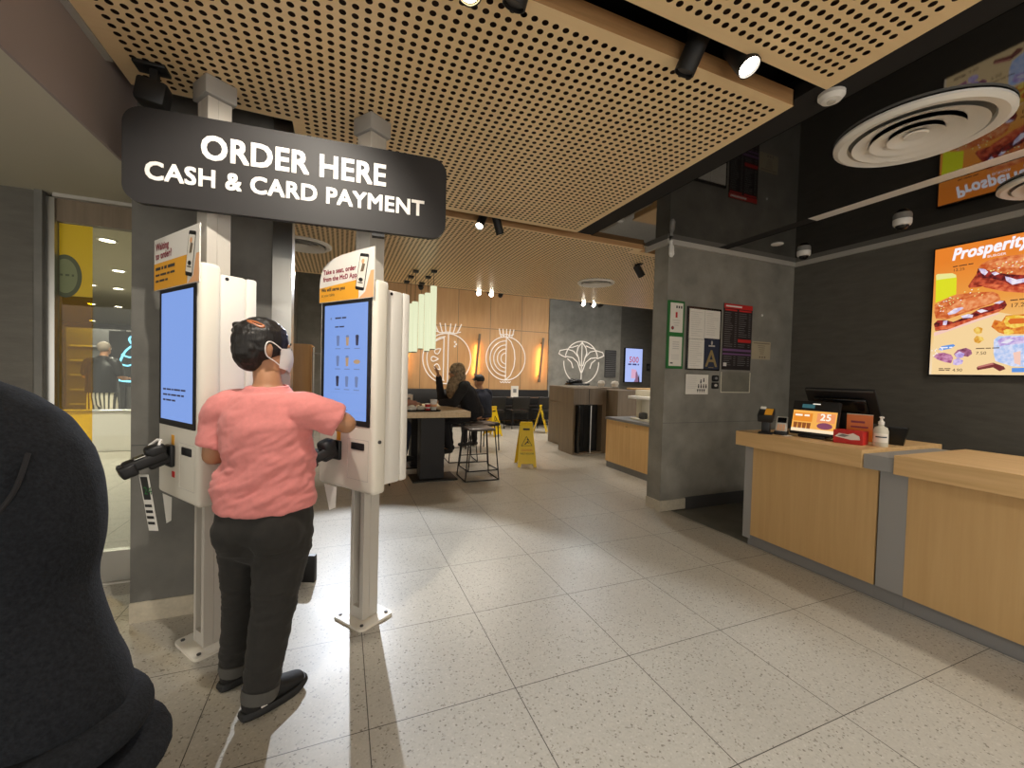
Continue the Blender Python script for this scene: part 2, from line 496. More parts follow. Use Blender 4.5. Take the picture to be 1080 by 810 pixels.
# glossy black ceiling over the counter with its aluminium slot
plane_box('ceiling_gloss', 1.535, 2.92, -4.5, 1.95, ZB, 2.78, 'gloss')
plane_box('ceiling_gloss_wallside', 3.05, XR, -4.5, 1.68, ZB, 2.78, 'gloss')
plane_box('trim_2', 2.921, 3.049, -4.5, .75, ZB + .004, 2.78, 'white2')  # white stands in for the bright reflection along the metal slot
plane_box('trim_9', 2.921, 3.049, .7505, 1.68, ZB + .004, 2.78, 'void')  # black stands in for the dark reflection at the slot's far end
plane_box('ceiling_white', 2.16, 4.3, 1.68, 2.018, ZB + .0005, 2.80, 'soffit')
# left bulkhead and lower soffit
plane_box('ceiling_soffit', -6, -1.712, -4.5, 1.74, 2.322, 3.0, 'soffit')
plane_box('trim_3', -1.7115, -1.70, -4.5, .968, 2.322, 3.0, 'fascia')
plane_box('trim_4', -1.6995, -1.672, -4.5, .80, ZC - .006, ZC + .08, 'trim')
plane_box('ceiling_soffit_door', -1.7, -1.725, .968, 1.11, 2.34, 3.0, 'fascia')
# column behind the left kiosk
plane_box('wall_column', -1.72, -1.09, 1.11, 1.74, 0, 3.0, 'concrete2')
plane_box('wall_column_joint', -1.7195, -1.0905, 1.1085, 1.11, .93, .934, 'dgrey')
plane_box('baseboard_column', -1.722, -1.09, 1.103, 1.11, 0, .105, 'stone')
plane_box('trim_5', -1.088, -.99, 1.09, 1.22, 0, 2.98, 'steel')
# shopfront left of the column
YG = 1.67
plane_box('wall_front', -6, -2.335, 1.62, 1.74, 0, 2.322, 'slate')
plane_box('wall_front_edge', -2.3345, -2.30, 1.60, 1.74, 0, 2.322, 'concrete2')
plane_box('window_frame_jamb', -2.2995, -2.262, 1.63, 1.70, 0, 2.30, 'steel')
plane_box('window_frame_head', -2.2615, -1.7205, 1.645, 1.70, 2.17, 2.30, 'brown')
plane_box('window_frame_head_cap', -2.2615, -1.7205, 1.61, 1.70, 2.301, 2.321, 'trim')
plane_box('window_frame_sill', -2.2615, -1.7205, 1.645, 1.70, .012, .20, 'steel')
plane_box('window_frame_track', -2.2615, -1.7205, 1.63, 1.7, 0, .0115, 'trim')
plane_box('window_1', -2.2615, -1.7205, 1.668, 1.672, .2005, 2.1695, 'glass')
# partition beside the counter
plane_box('wall_partition', 2.29, XR, 1.68, 1.88, 0, ZB, 'concrete')
plane_box('wall_partition_joint', 2.2905, XR, 1.6785, 1.68, .897, .9, 'dgrey')
plane_box('baseboard_partition', 2.284, 2.62, 1.672, 1.886, 0, .105, 'stone')
plane_box('baseboard_partition_dark', 2.6205, XR, 1.672, 1.68, -.012, .12, 'dgrey')
plane_box('trim_6', 2.27, XR, 1.655, 1.679, ZB - .05, ZB, 'trim')
plane_box('trim_7', 2.255, 2.2895, 1.655, 2.018, ZB - .05, ZB, 'trim')
plane_box('trim_8', XR - .025, XR - .0005, -4.5, 1.654, ZB - .05, ZB, 'trim')
plane_box('wall_right', XR, XR + .15, -4.5, 1.88, -.05, 3, 'slate')
# far hall
wb = MB().box(-1.0, 4.97, YB, YB + .1, 0, 4.2).build('wall_back', 'tan', smooth=0); struct(wb)
j = MB()
for x in (-.7, .25, 1.19, 2.2, 3.13, 4.09): j.box(x - .006, x + .006, YB - .003, YB, .9, 4.2)
j.box(-1, 4.97, YB - .003, YB, 2.60, 2.615)
struct(j.build('wall_back_joint', 'brown', smooth=0))
plane_box('wall_back_concrete', 4.97, 7.55, YB - .05, YB + .1, 0, 4.2, 'concrete')
plane_box('wall_back_recess', 7.55, 10, YB - .02, YB + .1, 0, 4.2, 'slate')
plane_box('wall_back_left', -1.714, -1.0, YB - .1, YB + .1, 0, 4.2, 'concrete')
plane_box('wall_hall_right', 9.9, 10, 1.88, YB, 0, 4.2, 'concrete2')
plane_box('wall_hall_left', -1.80, -1.715, 1.7405, YB, 0, 4.2, 'concrete')
# mall outside the shopfront
plane_box('wall_mall', -26, -1.81, 24.0, 24.1, 0, 6, 'concrete2')
plane_box('ceiling_mall', -26, -1.81, 1.76, 24.0, 3.2, 3.3, 'soffit')
plane_box('wall_mall_left', -26, -25.9, 1.76, 24, 0, 4.2, 'soffit')
# ================================================================== self-order kiosks and the sign they carry
KROT = math.radians(-55)
K1 = (-1.295, .80); K2 = (-.585, .777)
def phone_art(mb, x, z, y, s, m):
    # tilted handset with a meal on its screen; m: material indexes (dark, white, brown, peach)
    X = TR(x, 0, z, 0, math.radians(12), 0)
    mb.flat(rrect(-.036 * s, .036 * s, -.094 * s, .094 * s, .010 * s), y, m[0], X)
    mb.flat(rrect(-.032 * s, .032 * s, -.078 * s, .078 * s, .003 * s), y - .0006, m[1], X)
    mb.flat([(-.012 * s, .0), (.012 * s, .004), (.018 * s, .042 * s), (-.006 * s, .046 * s)], y - .0012, m[2], X)
    mb.ell(0, -.04 * s, .018 * s, .010 * s, y - .0012, m[0], X=X)
    mb.rect(-.02 * s, .02 * s, -.058 * s, -.053 * s, y - .0012, m[0], X)
    mb.ell(-.004 * s, .055 * s, .012 * s, .012 * s, y - .0012, m[3], X=X)
def kiosk(c, kind, label):
    t = thing('order_kiosk', label, 'kiosk', (c[0], c[1], 0), KROT, 'self-order kiosks under the hanging sign')
    b = MB().prism(rrect(-.1225, .1225, -.109, .109, .03), 0, .013, X=TR(rx=PI / 2)).build('base_plate', 'white', t)
    for sx in (-.09, .09):
        for sy in (-.08, .08):
            MB().cyl((sx, sy, .0125), (sx, sy, .019), .009, seg=6).build('bolt', 'dgrey', b)
    p = MB()
    p.box(-.055, .055, -.008, .05, .0135, 2.60, bev=.003)
    p.box(-.055, -.032, -.05, -.0085, .0135, 2.60, bev=.002); p.box(.026, .055, -.05, -.0085, .0135, 2.60, bev=.002)
    p.box(-.0315, .0255, -.049, -.0085, .0135, .075)
    p.box(-.0315, .0255, -.0485, -.0085, 1.70, 2.60)
    p.build('pole', 'warmgrey', t, smooth=0)
    MB().box(-.072, .072, -.066, .066, 2.602, ZC - .001, bev=.006).build('pole_collar', 'polegrey', t)
    h = MB()
    prof = [(-.140, .75), (-.140, 1.80), (-.032, 1.80), (-.032, .75), (-.07, .735)]
    h.box(-.23, .23, -.14, -.056, .735, 1.80, bev=.022, seg=3)
    h.build('housing', 'white', t)
    MB().box(-.21, .21, .0515, .10, .77, 1.765, bev=.012).box(-.21, -.057, -.0555, .0515, .77, 1.765, bev=.012).box(.057, .21, -.0555, .0515, .77, 1.765, bev=.012).build('rear_box', 'white2', t)
    MB().cyl((.2302, -.105, 1.0), (.236, -.105, 1.0), .009, seg=12).build('lock', 'dgrey', t)
    MB().cyl((.2105, -.03, 1.745), (.213, -.03, 1.745), .008, seg=10).build('vent_hole', 'black', t)
    # touch screen
    s = MB(); s.prism(rrect(-.203, .203, 1.072, 1.716, .008), -.144, -.1405)
    s = s.build('screen_frame', 'black', t)
    d = MB(); d.rect(-.177, .177, 1.10, 1.690, -.1446)
    dm = ['mscreen', 'ink', emis('menu_grey', (120, 140, 190), .75), emis('menu_tan', (196, 160, 120), .8), emis('menu_dark', (60, 60, 90), .6)]
    if kind == 1:
        d.scribble(-.15, 1.237, -.1452, 4, .008, (.036, .05, .02, .07, .05)); d.scribble(-.15, 1.212, -.1452, 4, .008, (.05, .03, .06, .04, .03)); d.scribble(-.15, 1.187, -.1452, 4, .008, (.03, .06, .04))
    else:
        d.scribble(-.085, 1.617, -.1452, 4, .008, (.05, .035)); d.scribble(-.085, 1.572, -.1452, 4, .007, (.03, .04)); d.ell(-.12, 1.62, .006, .006, -.1452, 2)
        k = 0
        for r in range(3):
            for q in range(3):
                x = -.058 + q * .078; z = 1.505 - r * .105
                m_ = (2, 3, 4, 2, 3, 3, 4, 2, 2)[k]; k += 1
                if k == 6: d.ell(x, z - .005, .026, .011, -.1452, m_)
                else:
                    d.flat([(x - .009, z - .028), (x + .009, z - .028), (x + .013, z + .02), (x - .013, z + .02)], -.1452, m_)
                    d.ell(x, z + .02, .013, .006, -.1455, 4 if k in (3, 7) else 2)
                d.rect(x - .022, x + .022, z - .045, z - .041, -.1452, 2)
        d.rect(-.12, .12, 1.235, 1.2355, -.1452, 2); d.rect(-.03, .03, 1.145, 1.149, -.1452, 2)
    d.build('touch_display', dm, s, smooth=0)
    # poster on the head of the kiosk
    po = MB()
    pm = ['white2', 'orange', 'peach', 'maroon', 'ink', 'black', 'paper', 'brown']
    if kind == 1:
        po.prism([(-.255, 1.708), (.25, 1.708), (.25, 1.952), (-.255, 1.952)], -.1500, -.1455, 0)
        po.flat([(-.253, 1.71), (.13, 1.71), (.13, 1.836), (-.253, 1.836)], -.1506, 1)
        po.flat([(.13, 1.71), (.248, 1.71), (.248, 1.83), (.22, 1.83), (.19, 1.74)], -.1506, 2)
        po.text('Waiting', .047, -.232, 1.897, -.1512, 3, bold=.0015); po.text('to order?', .047, -.232, 1.855, -.1512, 3, bold=.0015)
        po.scribble(-.232, 1.802, -.1512, 4, .014, (.06, .02, .03, .08)); po.scribble(-.232, 1.774, -.1512, 4, .010, (.05, .07, .03, .05)); po.scribble(-.232, 1.746, -.1512, 4, .010, (.04, .06, .03))
        phone_art(po, .165, 1.835, -.1515, 1.02, (5, 6, 7, 2))
    else:
        pts = [(-.22, 1.708), (.225, 1.708), (.225, 1.952)]
        pts += [(.10, 1.950), (-.03, 1.943), (-.10, 1.932), (-.15, 1.915), (-.187, 1.893), (-.203, 1.868), (-.215, 1.835), (-.22, 1.80)]
        po.prism(pts, -.1500, -.1455, 0)
        po.flat([(-.218, 1.71), (.11, 1.71), (.11, 1.805), (-.218, 1.785)], -.1506, 1)
        po.flat([(.11, 1.71), (.223, 1.71), (.223, 1.84), (.20, 1.84), (.16, 1.74)], -.1506, 2)
        po.text('Take a seat, order', .034, -.185, 1.855, -.1512, 3, bold=.0014); po.text('from the McD App', .034, -.185, 1.818, -.1512, 3, bold=.0014)
        po.text('We will serve you', .025, -.20, 1.765, -.1512, 4, bold=.0013); po.text('at your table.', .022, -.20, 1.738, -.1512, 4)
        phone_art(po, .135, 1.838, -.1515, .95, (5, 6, 7, 2))
    po.build('poster_board', pm, t, smooth=0)
    # lower access door, receipt slot, terminal
    dr = MB()
    for a in ((.030, .0318, .80, 1.005), (.192, .1938, .80, 1.005), (.030, .1938, 1.003, 1.005), (.030, .1938, .80, .8018)):
        dr.box(a[0], a[1], -.1412, -.1395, a[2], a[3])
    dr = dr.build('access_door', 'warmgrey', t, smooth=0)
    MB().box(.062, .162, -.1445, -.1402, .953, .988, bev=.004).build('receipt_slot', 'black', t)
    MB().box(-.06, -.028, -.1412, -.1402, .985, 1.03).build('yellow_label', 'orange', t, smooth=0)
    # payment terminal on its bracket
    MB().box(-.085, -.015, -.160, -.1405, .885, .985, bev=.006).build('terminal_bracket', 'black', t)
    X = TR(-.05, -.150, .945, 0, 0, math.radians(-6)) @ TR(rx=math.radians(20)) @ Matrix.Scale(.90, 4)
    tm = MB(X)
    tm.box(-.036, .036, -.10, -.004, -.040, .000, bev=.010)
    tm.box(-.044, .044, -.185, -.012, -.020, .038, bev=.014, seg=3)
    tm.box(-.046, .046, -.088, -.006, .010, .072, bev=.020, seg=4)
    tm.box(-.052, .052, -.205, -.140, -.034, .028, bev=.012, seg=3)
    tm = tm.build('card_terminal', 'black', t)
    sc = MB(X); sc.box(-.033, .033, -.135, -.092, .0382, .0395); sc.build('terminal_screen', 'blackgl', tm, smooth=0)
    kp = MB(X)
    for r in range(3):
        for q in range(3): kp.box(-.03 + q * .021, -.014 + q * .021, -.200 + r * .018, -.188 + r * .018, .0282, .0305)
    kp.build('keypad', 'dgrey', tm, smooth=0)
    if kind == 1:
        MB(X).tube([(-.036, -.055, .066), (-.01, -.02, .086), (.02, -.012, .084), (.036, -.03, .066)], .007, 8).build('paper_roll', 'white2', tm)
        fl = MB(X); fl.box(.030, .040, -.138, -.092, .0396, .0410); fl.build('white_strip', 'white2', tm, smooth=0)
        MB().box(-.05, -.02, -.1418, -.1402, .835, .862).build('red_label', 'red', t, smooth=0)
        # printed paper flap hanging under the terminal
        X2 = TR(-.045, -.245, .865, math.radians(6), math.radians(-5), math.radians(18))
        g = MB(X2); g.box(-.028, .028, -.0008, .0008, -.26, 0)
        g.rect(-.022, .020, -.115, -.01, -.0014, 1)
        for q in range(4): g.rect(-.024, .018, -.15 - q * .027, -.137 - q * .027, -.0014, 1)
        g.text('24', .05, -.015, -.09, -.0018, 2)
        g.build('paper_flap', ['white2', 'black', 'green'], t, smooth=0)
    MB().prism([(-.17, .735), (-.06, .735), (-.065, .625), (-.12, .60)], -.1385, -.1375).build('white_flap', 'white2', t, smooth=0)
    return t
kiosk(K1, 1, 'left white order kiosk with plain blue screen and straight-topped orange and white poster')
kiosk(K2, 2, 'right white order kiosk with drinks menu screen and curved-topped orange and white poster')

SROT = math.radians(-5)
sg = thing('hanging_sign', 'long black rounded order here sign board fixed across the two kiosk poles', 'sign', (-.925, .655, 2.255), SROT)
MB().prism(rrect(-.672, .705, -.205, .205, .075, 8), -.03, .0).build('board', 'charcoal', sg)
lt = MB()
lt.text('ORDER HERE', .147, .008, .025, -.0305, 0, 'CENTER', bold=.0045, depth=.0012, sx=.88)
lt.text('CASH & CARD PAYMENT', .107, .0, -.098, -.0305, 0, 'CENTER', bold=.0034, depth=.0012, sx=.95)
lt.build('lettering', 'letter', sg, smooth=0)
for x in (-.37, .35):
    MB().box(x - .05, x + .05, .0005, .028, -.19, .19).build('bracket', 'polegrey', sg, smooth=0)
MB().box(.34, .40, -.02, .02, -.225, -.2055).build('clip', 'black', sg, smooth=0)
# dark speaker-like box over the sign's left end
cb = thing('speaker', 'small black wedge-shaped box fixed to the wooden ceiling above the left end of the sign', 'speaker', (-1.515, .77, 2.60))
MB().box(-.055, .06, -.05, .04, -.09, .015, bev=.016, X=TR(ry=.15)).build('case', 'black', cb)
MB().box(-.07, .05, -.04, .04, .072, ZC - 2.60 - .001, bev=.004, X=TR()).box(-.015, .015, -.015, .015, .0, .08).build('mounting_plate', 'black', cb)

# ================================================================== lamps in the ceiling
SPOTS = []
def track_lamp(name_label, top, aim, lit=True, L=.20, R=.042, power=0, col=(1, .9, .78), size=70, group='black track spotlights', warm=False, blend=.5, drop=.05, ztop=None):
    top = Vector(top); aim = Vector(aim)
    d = (aim - top).normalized()
    t = thing('track_spotlight', name_label, 'spotlight', top, 0, group)
    MB().box(-.02, .02, -.05, .05, -.012, 0).tube([(0, 0, -.012), (0, 0, -drop)], .009, 8).build('mount', 'blackmt', t)
    q = DOWN.rotation_difference(d)
    X = Matrix.Translation((0, 0, -drop)) @ q.to_matrix().to_4x4()
    # barrel runs along local -z
    b = MB(X)
    b.lathe([(1e-6, .055), (R * .92, .055), (R, .05), (R, -L + .055), (R * .9, -L + .055), (R * .86, -L + .075), (1e-6, -L + .075)], 24)
    b.build('barrel', 'blackmt', t)
    le = MB(X); le.lathe([(1e-6, -L + .066), (R * .8, -L + .066), (R * .8, -L + .069), (1e-6, -L + .069)], 24)
    le.build('lens', ('lampwarm' if warm else 'lampglow') if lit else 'dgrey', t)
    if lit and power:
        lp = top + Vector((0, 0, -drop)) + d * (L - .04)
        SPOTS.append((lp, aim, power, col, size, blend, t))
    return t
# flat artwork of the menu screen, metres from its lower left corner
MENU_ART = [
    ('yellowgreen', [(0.012,0.874),(0.022,0.883),(0.118,0.87),(0.142,0.851),(0.148,0.81),(0.149,0.684),(0.119,0.675),(0.018,0.631)]),
    ('paleyel', [(0.012,0.874),(0.022,0.883),(0.118,0.87),(0.142,0.851),(0.145,0.828),(0.086,0.831),(0.017,0.831)]),
    ('cream', [(0.018,0.37),(0.104,0.386),(0.232,0.441),(0.41,0.498),(0.524,0.427),(0.54,0.002),(0.015,-0.005)]),
    ('pinkish', [(0.018,0.37),(0.404,0.5),(0.405,0.486),(0.019,0.337)]),
    ('redmeat', [(0.22,0.742),(0.244,0.791),(0.278,0.853),(0.315,0.837),(0.513,0.721),(0.516,0.623),(0.438,0.661),(0.32,0.724),(0.271,0.72),(0.227,0.724)]),
    ('orangered', [(0.283,0.744),(0.306,0.753),(0.515,0.656),(0.517,0.615),(0.427,0.661),(0.32,0.711)]),
    ('darkred', [(0.274,0.876),(0.314,0.871),(0.398,0.819),(0.511,0.762),(0.514,0.689),(0.459,0.707),(0.424,0.739),(0.353,0.778),(0.28,0.801),(0.267,0.838)]),
    ('lilac', [(0.278,0.873),(0.314,0.863),(0.333,0.833),(0.316,0.809),(0.294,0.833)]),
    ('lilac', [(0.352,0.82),(0.375,0.828),(0.398,0.806),(0.37,0.798)]),
    ('lilac', [(0.428,0.779),(0.456,0.765),(0.49,0.742),(0.512,0.746),(0.513,0.721),(0.47,0.705),(0.435,0.745)]),
    ('bun', [(0.274,0.885),(0.3,0.913),(0.347,0.932),(0.405,0.939),(0.505,0.926),(0.511,0.754),(0.433,0.795),(0.339,0.844)]),
    ('bunhi', [(0.337,0.896),(0.383,0.915),(0.451,0.915),(0.506,0.902),(0.509,0.82),(0.431,0.845),(0.362,0.865)]),
    ('darkred', [(0.015,0.445),(0.038,0.475),(0.087,0.474),(0.141,0.45),(0.23,0.494),(0.302,0.546),(0.373,0.562),(0.407,0.591),(0.435,0.587),(0.447,0.552),(0.432,0.52),(0.352,0.497),(0.232,0.45),(0.104,0.386),(0.028,0.383)]),
    ('orangered', [(0.02,0.416),(0.129,0.434),(0.244,0.47),(0.363,0.512),(0.432,0.533),(0.41,0.506),(0.293,0.465),(0.124,0.393),(0.031,0.386)]),
    ('lilac', [(0.077,0.464),(0.104,0.468),(0.099,0.427),(0.075,0.43)]),
    ('lilac', [(0.185,0.495),(0.23,0.507),(0.261,0.495),(0.256,0.473),(0.199,0.476)]),
    ('lilac', [(0.279,0.528),(0.309,0.537),(0.345,0.519),(0.304,0.507)]),
    ('lilac', [(0.373,0.575),(0.407,0.589),(0.43,0.583),(0.408,0.566)]),
    ('bun', [(0.013,0.613),(0.066,0.642),(0.159,0.682),(0.273,0.681),(0.369,0.669),(0.399,0.642),(0.412,0.598),(0.361,0.572),(0.278,0.541),(0.178,0.505),(0.1,0.477),(0.027,0.49),(0.014,0.548)]),
    ('bunhi', [(0.097,0.565),(0.18,0.634),(0.274,0.646),(0.37,0.647),(0.4,0.617),(0.372,0.583),(0.277,0.558),(0.165,0.515),(0.106,0.509)]),
    ('lilac', [(0.101,0.528),(0.143,0.563),(0.189,0.57),(0.202,0.56),(0.152,0.521),(0.109,0.513)]),
    ('gold', [(0.266,0.376),(0.29,0.396),(0.321,0.38),(0.316,0.341),(0.292,0.332),(0.273,0.349)]),
    ('gold', [(0.272,0.297),(0.287,0.322),(0.324,0.306),(0.332,0.284),(0.301,0.256),(0.277,0.27)]),
    ('orange', [(0.368,0.388),(0.384,0.442),(0.424,0.425),(0.445,0.469),(0.522,0.468),(0.528,0.312),(0.44,0.323),(0.411,0.338)]),
    ('ringy', [(0.436,0.42),(0.446,0.46),(0.484,0.468),(0.521,0.443),(0.525,0.386),(0.488,0.365),(0.449,0.385)]),
    ('orange2', [(0.456,0.422),(0.469,0.441),(0.496,0.438),(0.508,0.416),(0.498,0.397),(0.47,0.398)]),
    ('ringy', [(0.436,0.353),(0.455,0.364),(0.483,0.353),(0.495,0.327),(0.468,0.315),(0.442,0.323)]),
    ('pieb', [(0.155,0.174),(0.177,0.209),(0.228,0.225),(0.26,0.205),(0.267,0.174),(0.243,0.149),(0.205,0.159),(0.173,0.146)]),
    ('piel', [(0.026,0.155),(0.05,0.186),(0.091,0.19),(0.139,0.17),(0.153,0.142),(0.142,0.097),(0.101,0.107),(0.052,0.131)]),
    ('purp', [(0.162,0.174),(0.19,0.197),(0.223,0.176),(0.212,0.141),(0.173,0.142)]),
    ('purp', [(0.154,0.124),(0.186,0.141),(0.216,0.118),(0.211,0.092),(0.182,0.079),(0.154,0.086)]),
    ('bluetag', [(0.055,0.219),(0.075,0.246),(0.149,0.26),(0.162,0.248),(0.137,0.224),(0.07,0.209)]),
    ('icecup', [(0.387,0.281),(0.412,0.309),(0.528,0.304),(0.538,0.059),(0.494,0.068),(0.402,0.111),(0.389,0.179)]),
    ('purp', [(0.407,0.271),(0.429,0.295),(0.474,0.3),(0.513,0.289),(0.504,0.249),(0.454,0.235),(0.421,0.228)]),
    ('icew', [(0.425,0.253),(0.469,0.284),(0.497,0.274),(0.459,0.247)]),
    ('pinkish', [(0.495,0.175),(0.533,0.186),(0.537,0.076),(0.504,0.092)]),
    ('choc', [(0.297,0.06),(0.391,0.098),(0.449,0.068),(0.459,0.047),(0.428,0.03),(0.392,0.06),(0.304,0.038)]),
    ('choc2', [(0.302,0.069),(0.385,0.098),(0.397,0.085),(0.309,0.056)]),
    ('bluetag', [(0.492,0.055),(0.538,0.059),(0.539,0.023),(0.493,0.022)]),
]
# -------- lamps: gap between the near and main rafts
def track(name, x0, x1, y, z, label):
    t = tag(MB().box(x0, x1, y - .017, y + .017, z, z + .03).build(name, 'blackmt', smooth=0), label, 'light track')
    return t
track('lighting_track', -1.5, 1.28, -.29, 2.80, 'black lighting track in the gap between the two nearest wooden ceiling rafts')
track('lighting_track', -.9, 2.1, 1.862, 2.80, 'black lighting track in the gap behind the main wooden ceiling raft')
track('lighting_track', -2.6, 8.4, 4.99, 2.75, 'black lighting track along the far end of the wooden ceiling')
MB_pend = None
WARM = (1, .92, .80); COOL = (.90, .95, 1.0)
track_lamp('dark track spotlight pointing away, left neighbour of the bright one near the ceiling corner', (.612, -.29, 2.80), (.42, .12, 1.9), False, L=.19)
track_lamp('lit track spotlight facing the camera near the wooden ceiling corner', (.83, -.29, 2.80), (.98, -1.5, .6), True, L=.16, R=.046, power=45, col=COOL, size=95)
track_lamp('dark track spotlight cut by the top edge, beside the warm glare', (-.165, -.29, 2.80), (-.33, .1, 1.8), False, L=.19)
track_lamp('glaring warm spotlight half outside the top edge above the sign', (-.37, -.29, 2.80), (-.42, -1.3, 1.4), True, drop=.19, L=.17, power=45, col=WARM, size=95, warm=True)
track_lamp('lit track spotlight behind the main wooden raft, left of a dark one', (.385, 1.862, 2.80), (.10, 1.55, 2.20), True, L=.15, R=.036, power=40, col=COOL, size=80, drop=.115)
track_lamp('dark tilted track spotlight behind the main wooden raft, right of the lit one', (.525, 1.862, 2.80), (.78, 2.0, 2.2), False, L=.16, R=.036, drop=.115)
track_lamp('black spotlight under the far ceiling beside the grey pillar', (2.50, 2.40, 2.69), (3.5, 2.45, 1.5), True, L=.14, R=.042, power=70, col=WARM, size=100, drop=.07)
for i, (x, z, ax, lit, lb, cl) in enumerate((
    (1.34, 2.75, 1.2, True, 'leftmost of three small spotlights before the tan far wall', WARM),
    (1.556, 2.75, 1.7, True, 'bright middle one of three small spotlights before the tan far wall', WARM),
    (1.74, 2.75, 3.2, True, 'tilted right one of three small spotlights before the tan far wall', WARM),
    (3.34, 2.75, 3.0, True, 'brightest left one of three spotlights under the far ceiling vent', COOL),
    (3.555, 2.75, 3.55, True, 'middle one of three spotlights under the far ceiling vent', COOL),
    (3.74, 2.75, 6.0, True, 'tilted right one of three spotlights under the far ceiling vent', COOL))):
    if i in (2, 5): track_lamp(lb, (x, 4.99, z), (x + 1.2, 9.4, 2.3), True, L=.12, R=.04, power=110, col=cl, size=60, drop=.06)
    else: track_lamp(lb, (x, 4.99, z), (ax, 1.6, .6), True, L=.12, R=.045, power=45, col=cl, size=70, drop=.06)
track_lamp('cool spotlight at the far end of the ceiling hidden behind the right kiosk', (-.60, 4.99, 2.75), (-.56, .4, .2), True, L=.12, R=.04, power=750, col=(.84, .90, 1.0), size=46, drop=.05, blend=.35)
track_lamp('far spotlight aimed at the tan wall behind the pendants', (.4, 4.99, 2.75), (1.6, 9.4, 1.9), True, L=.12, R=.04, power=110, col=WARM, size=70, drop=.06)
track_lamp('far spotlight aimed at the concrete wall with the cabbage drawing', (5.4, 4.99, 2.75), (6.1, 9.4, 2.6), True, L=.12, R=.04, power=110, col=COOL, size=60, drop=.06)
# unseen track and two lamps added behind the camera to fill the floor
track('lighting_track', -1.6, 1.3, -3.30, 2.80, 'unseen black lighting track added behind the camera')
for i, (x, y, ax, ay, p) in enumerate(((-.9, -3.30, -.7, -.9, 25), (.9, -3.30, 1.4, -.6, 20))):
    track_lamp('unseen spotlight added on the track behind the camera as fill light', (x, y, 2.80), (ax, ay, 0), True, L=.15, power=p, col=WARM, size=110, blend=.8)

track_lamp('track spotlight above the sign outside the picture, aimed at the kiosks', (-.95, -.29, 2.80), (-.98, .8, 1.75), True, L=.15, power=95, col=WARM, size=85, blend=.6)
# -------- round air diffusers
def diffuser(x, y, z, r, label):
    t = thing('air_vent', label, 'air vent', (x, y, z - .0006), 0, 'round ceiling air diffusers')
    MB().lathe([(r * .80, 0), (r, -.004), (r, -.016), (r * .93, -.03), (r * .82, -.022), (r * .80, 0)], 48).build('outer_ring', 'white2', t)
    for k, q in enumerate((.70, .48, .27)):
        MB().lathe([(r * (q - .17), -.002), (r * q, -.026), (r * (q + .06), -.032), (r * (q + .03), -.022), (r * (q - .12), -.002)], 48).build('ring', 'white2', t)
    MB().lathe([(1e-6, -.022), (r * .13, -.024), (r * .15, -.018), (r * .05, -.001)], 32).build('hub', 'white2', t)
    MB().lathe([(1e-6, -.0005), (r * .8, -.0005), (r * .8, -.0015), (1e-6, -.0015)], 40).build('grey_throat', 'throat', t)
    return t
diffuser(2.17, -.30, ZB, .36, 'large round white diffuser in the glossy black ceiling')
diffuser(3.66, -.42, ZB, .30, 'round white diffuser near the menu screen at the right edge')
diffuser(2.60, 3.44, ZC, .26, 'round white diffuser in the far wooden ceiling')
diffuser(-1.13, 3.40, ZC, .29, 'round white diffuser seen between the kiosks')

# -------- small ceiling fittings
t = thing('smoke_detector', 'small white smoke detector at the corner of the near wooden ceiling', 'smoke detector', (1.44, -.30, ZB + .0015))
MB().lathe([(.055, 0), (.055, -.016), (.04, -.034), (1e-6, -.038)], 28).build('case', 'white2', t)
MB().lathe([(.018, -.0375), (.018, -.042), (1e-6, -.043)], 16).build('sensor', 'warmgrey', t)
for x, y, s, lb in ((3.80, 1.34, 1.0, 'white dome camera under the black ceiling nearest the wall corner'), (3.62, .42, 1.0, 'white dome camera under the black ceiling left of the menu screen')):
    t = thing('dome_camera', lb, 'camera', (x, y, ZB - .0005), 0, 'white dome cameras')
    MB().lathe([(.062, 0), (.062, -.035), (.056, -.05), (.05, -.052), (1e-6, -.052)], 28).build('mounting_case', 'white2', t)
    MB().lathe([(.045, -.0525), (.04, -.07), (.025, -.084), (1e-6, -.088)], 24).build('dome', 'blackgl', t)
tag(MB().lathe([(.055, 0), (.055, -.006), (.045, -.008), (1e-6, -.008)], 28).build('downlight', 'white2', loc=(3.33, 1.30, ZB - .0005)), 'small flat white disc in the black ceiling near the pillar', 'ceiling disc')  # plain unlit disc with no lamp inside
t = thing('emergency_light', 'white capsule lamp fixed at the top corner of the grey pillar', 'emergency light', (2.283, 1.646, 2.64))
MB().tube([(0, 0, .05), (0, -.005, .02), (0, -.012, -.06), (0, -.008, -.085)], [.012, .024, .026, .012], 16).build('body', 'white2', t)
MB().tube([(0, 0, .049), (0, 0, .07)], .016, 12).build('neck', 'white2', t)
MB().lathe([(1e-6, 0), (.018, 0), (.018, .008), (1e-6, .008)], 20, X=TR(0, 0, .0705)).build('mount', 'white2', t)

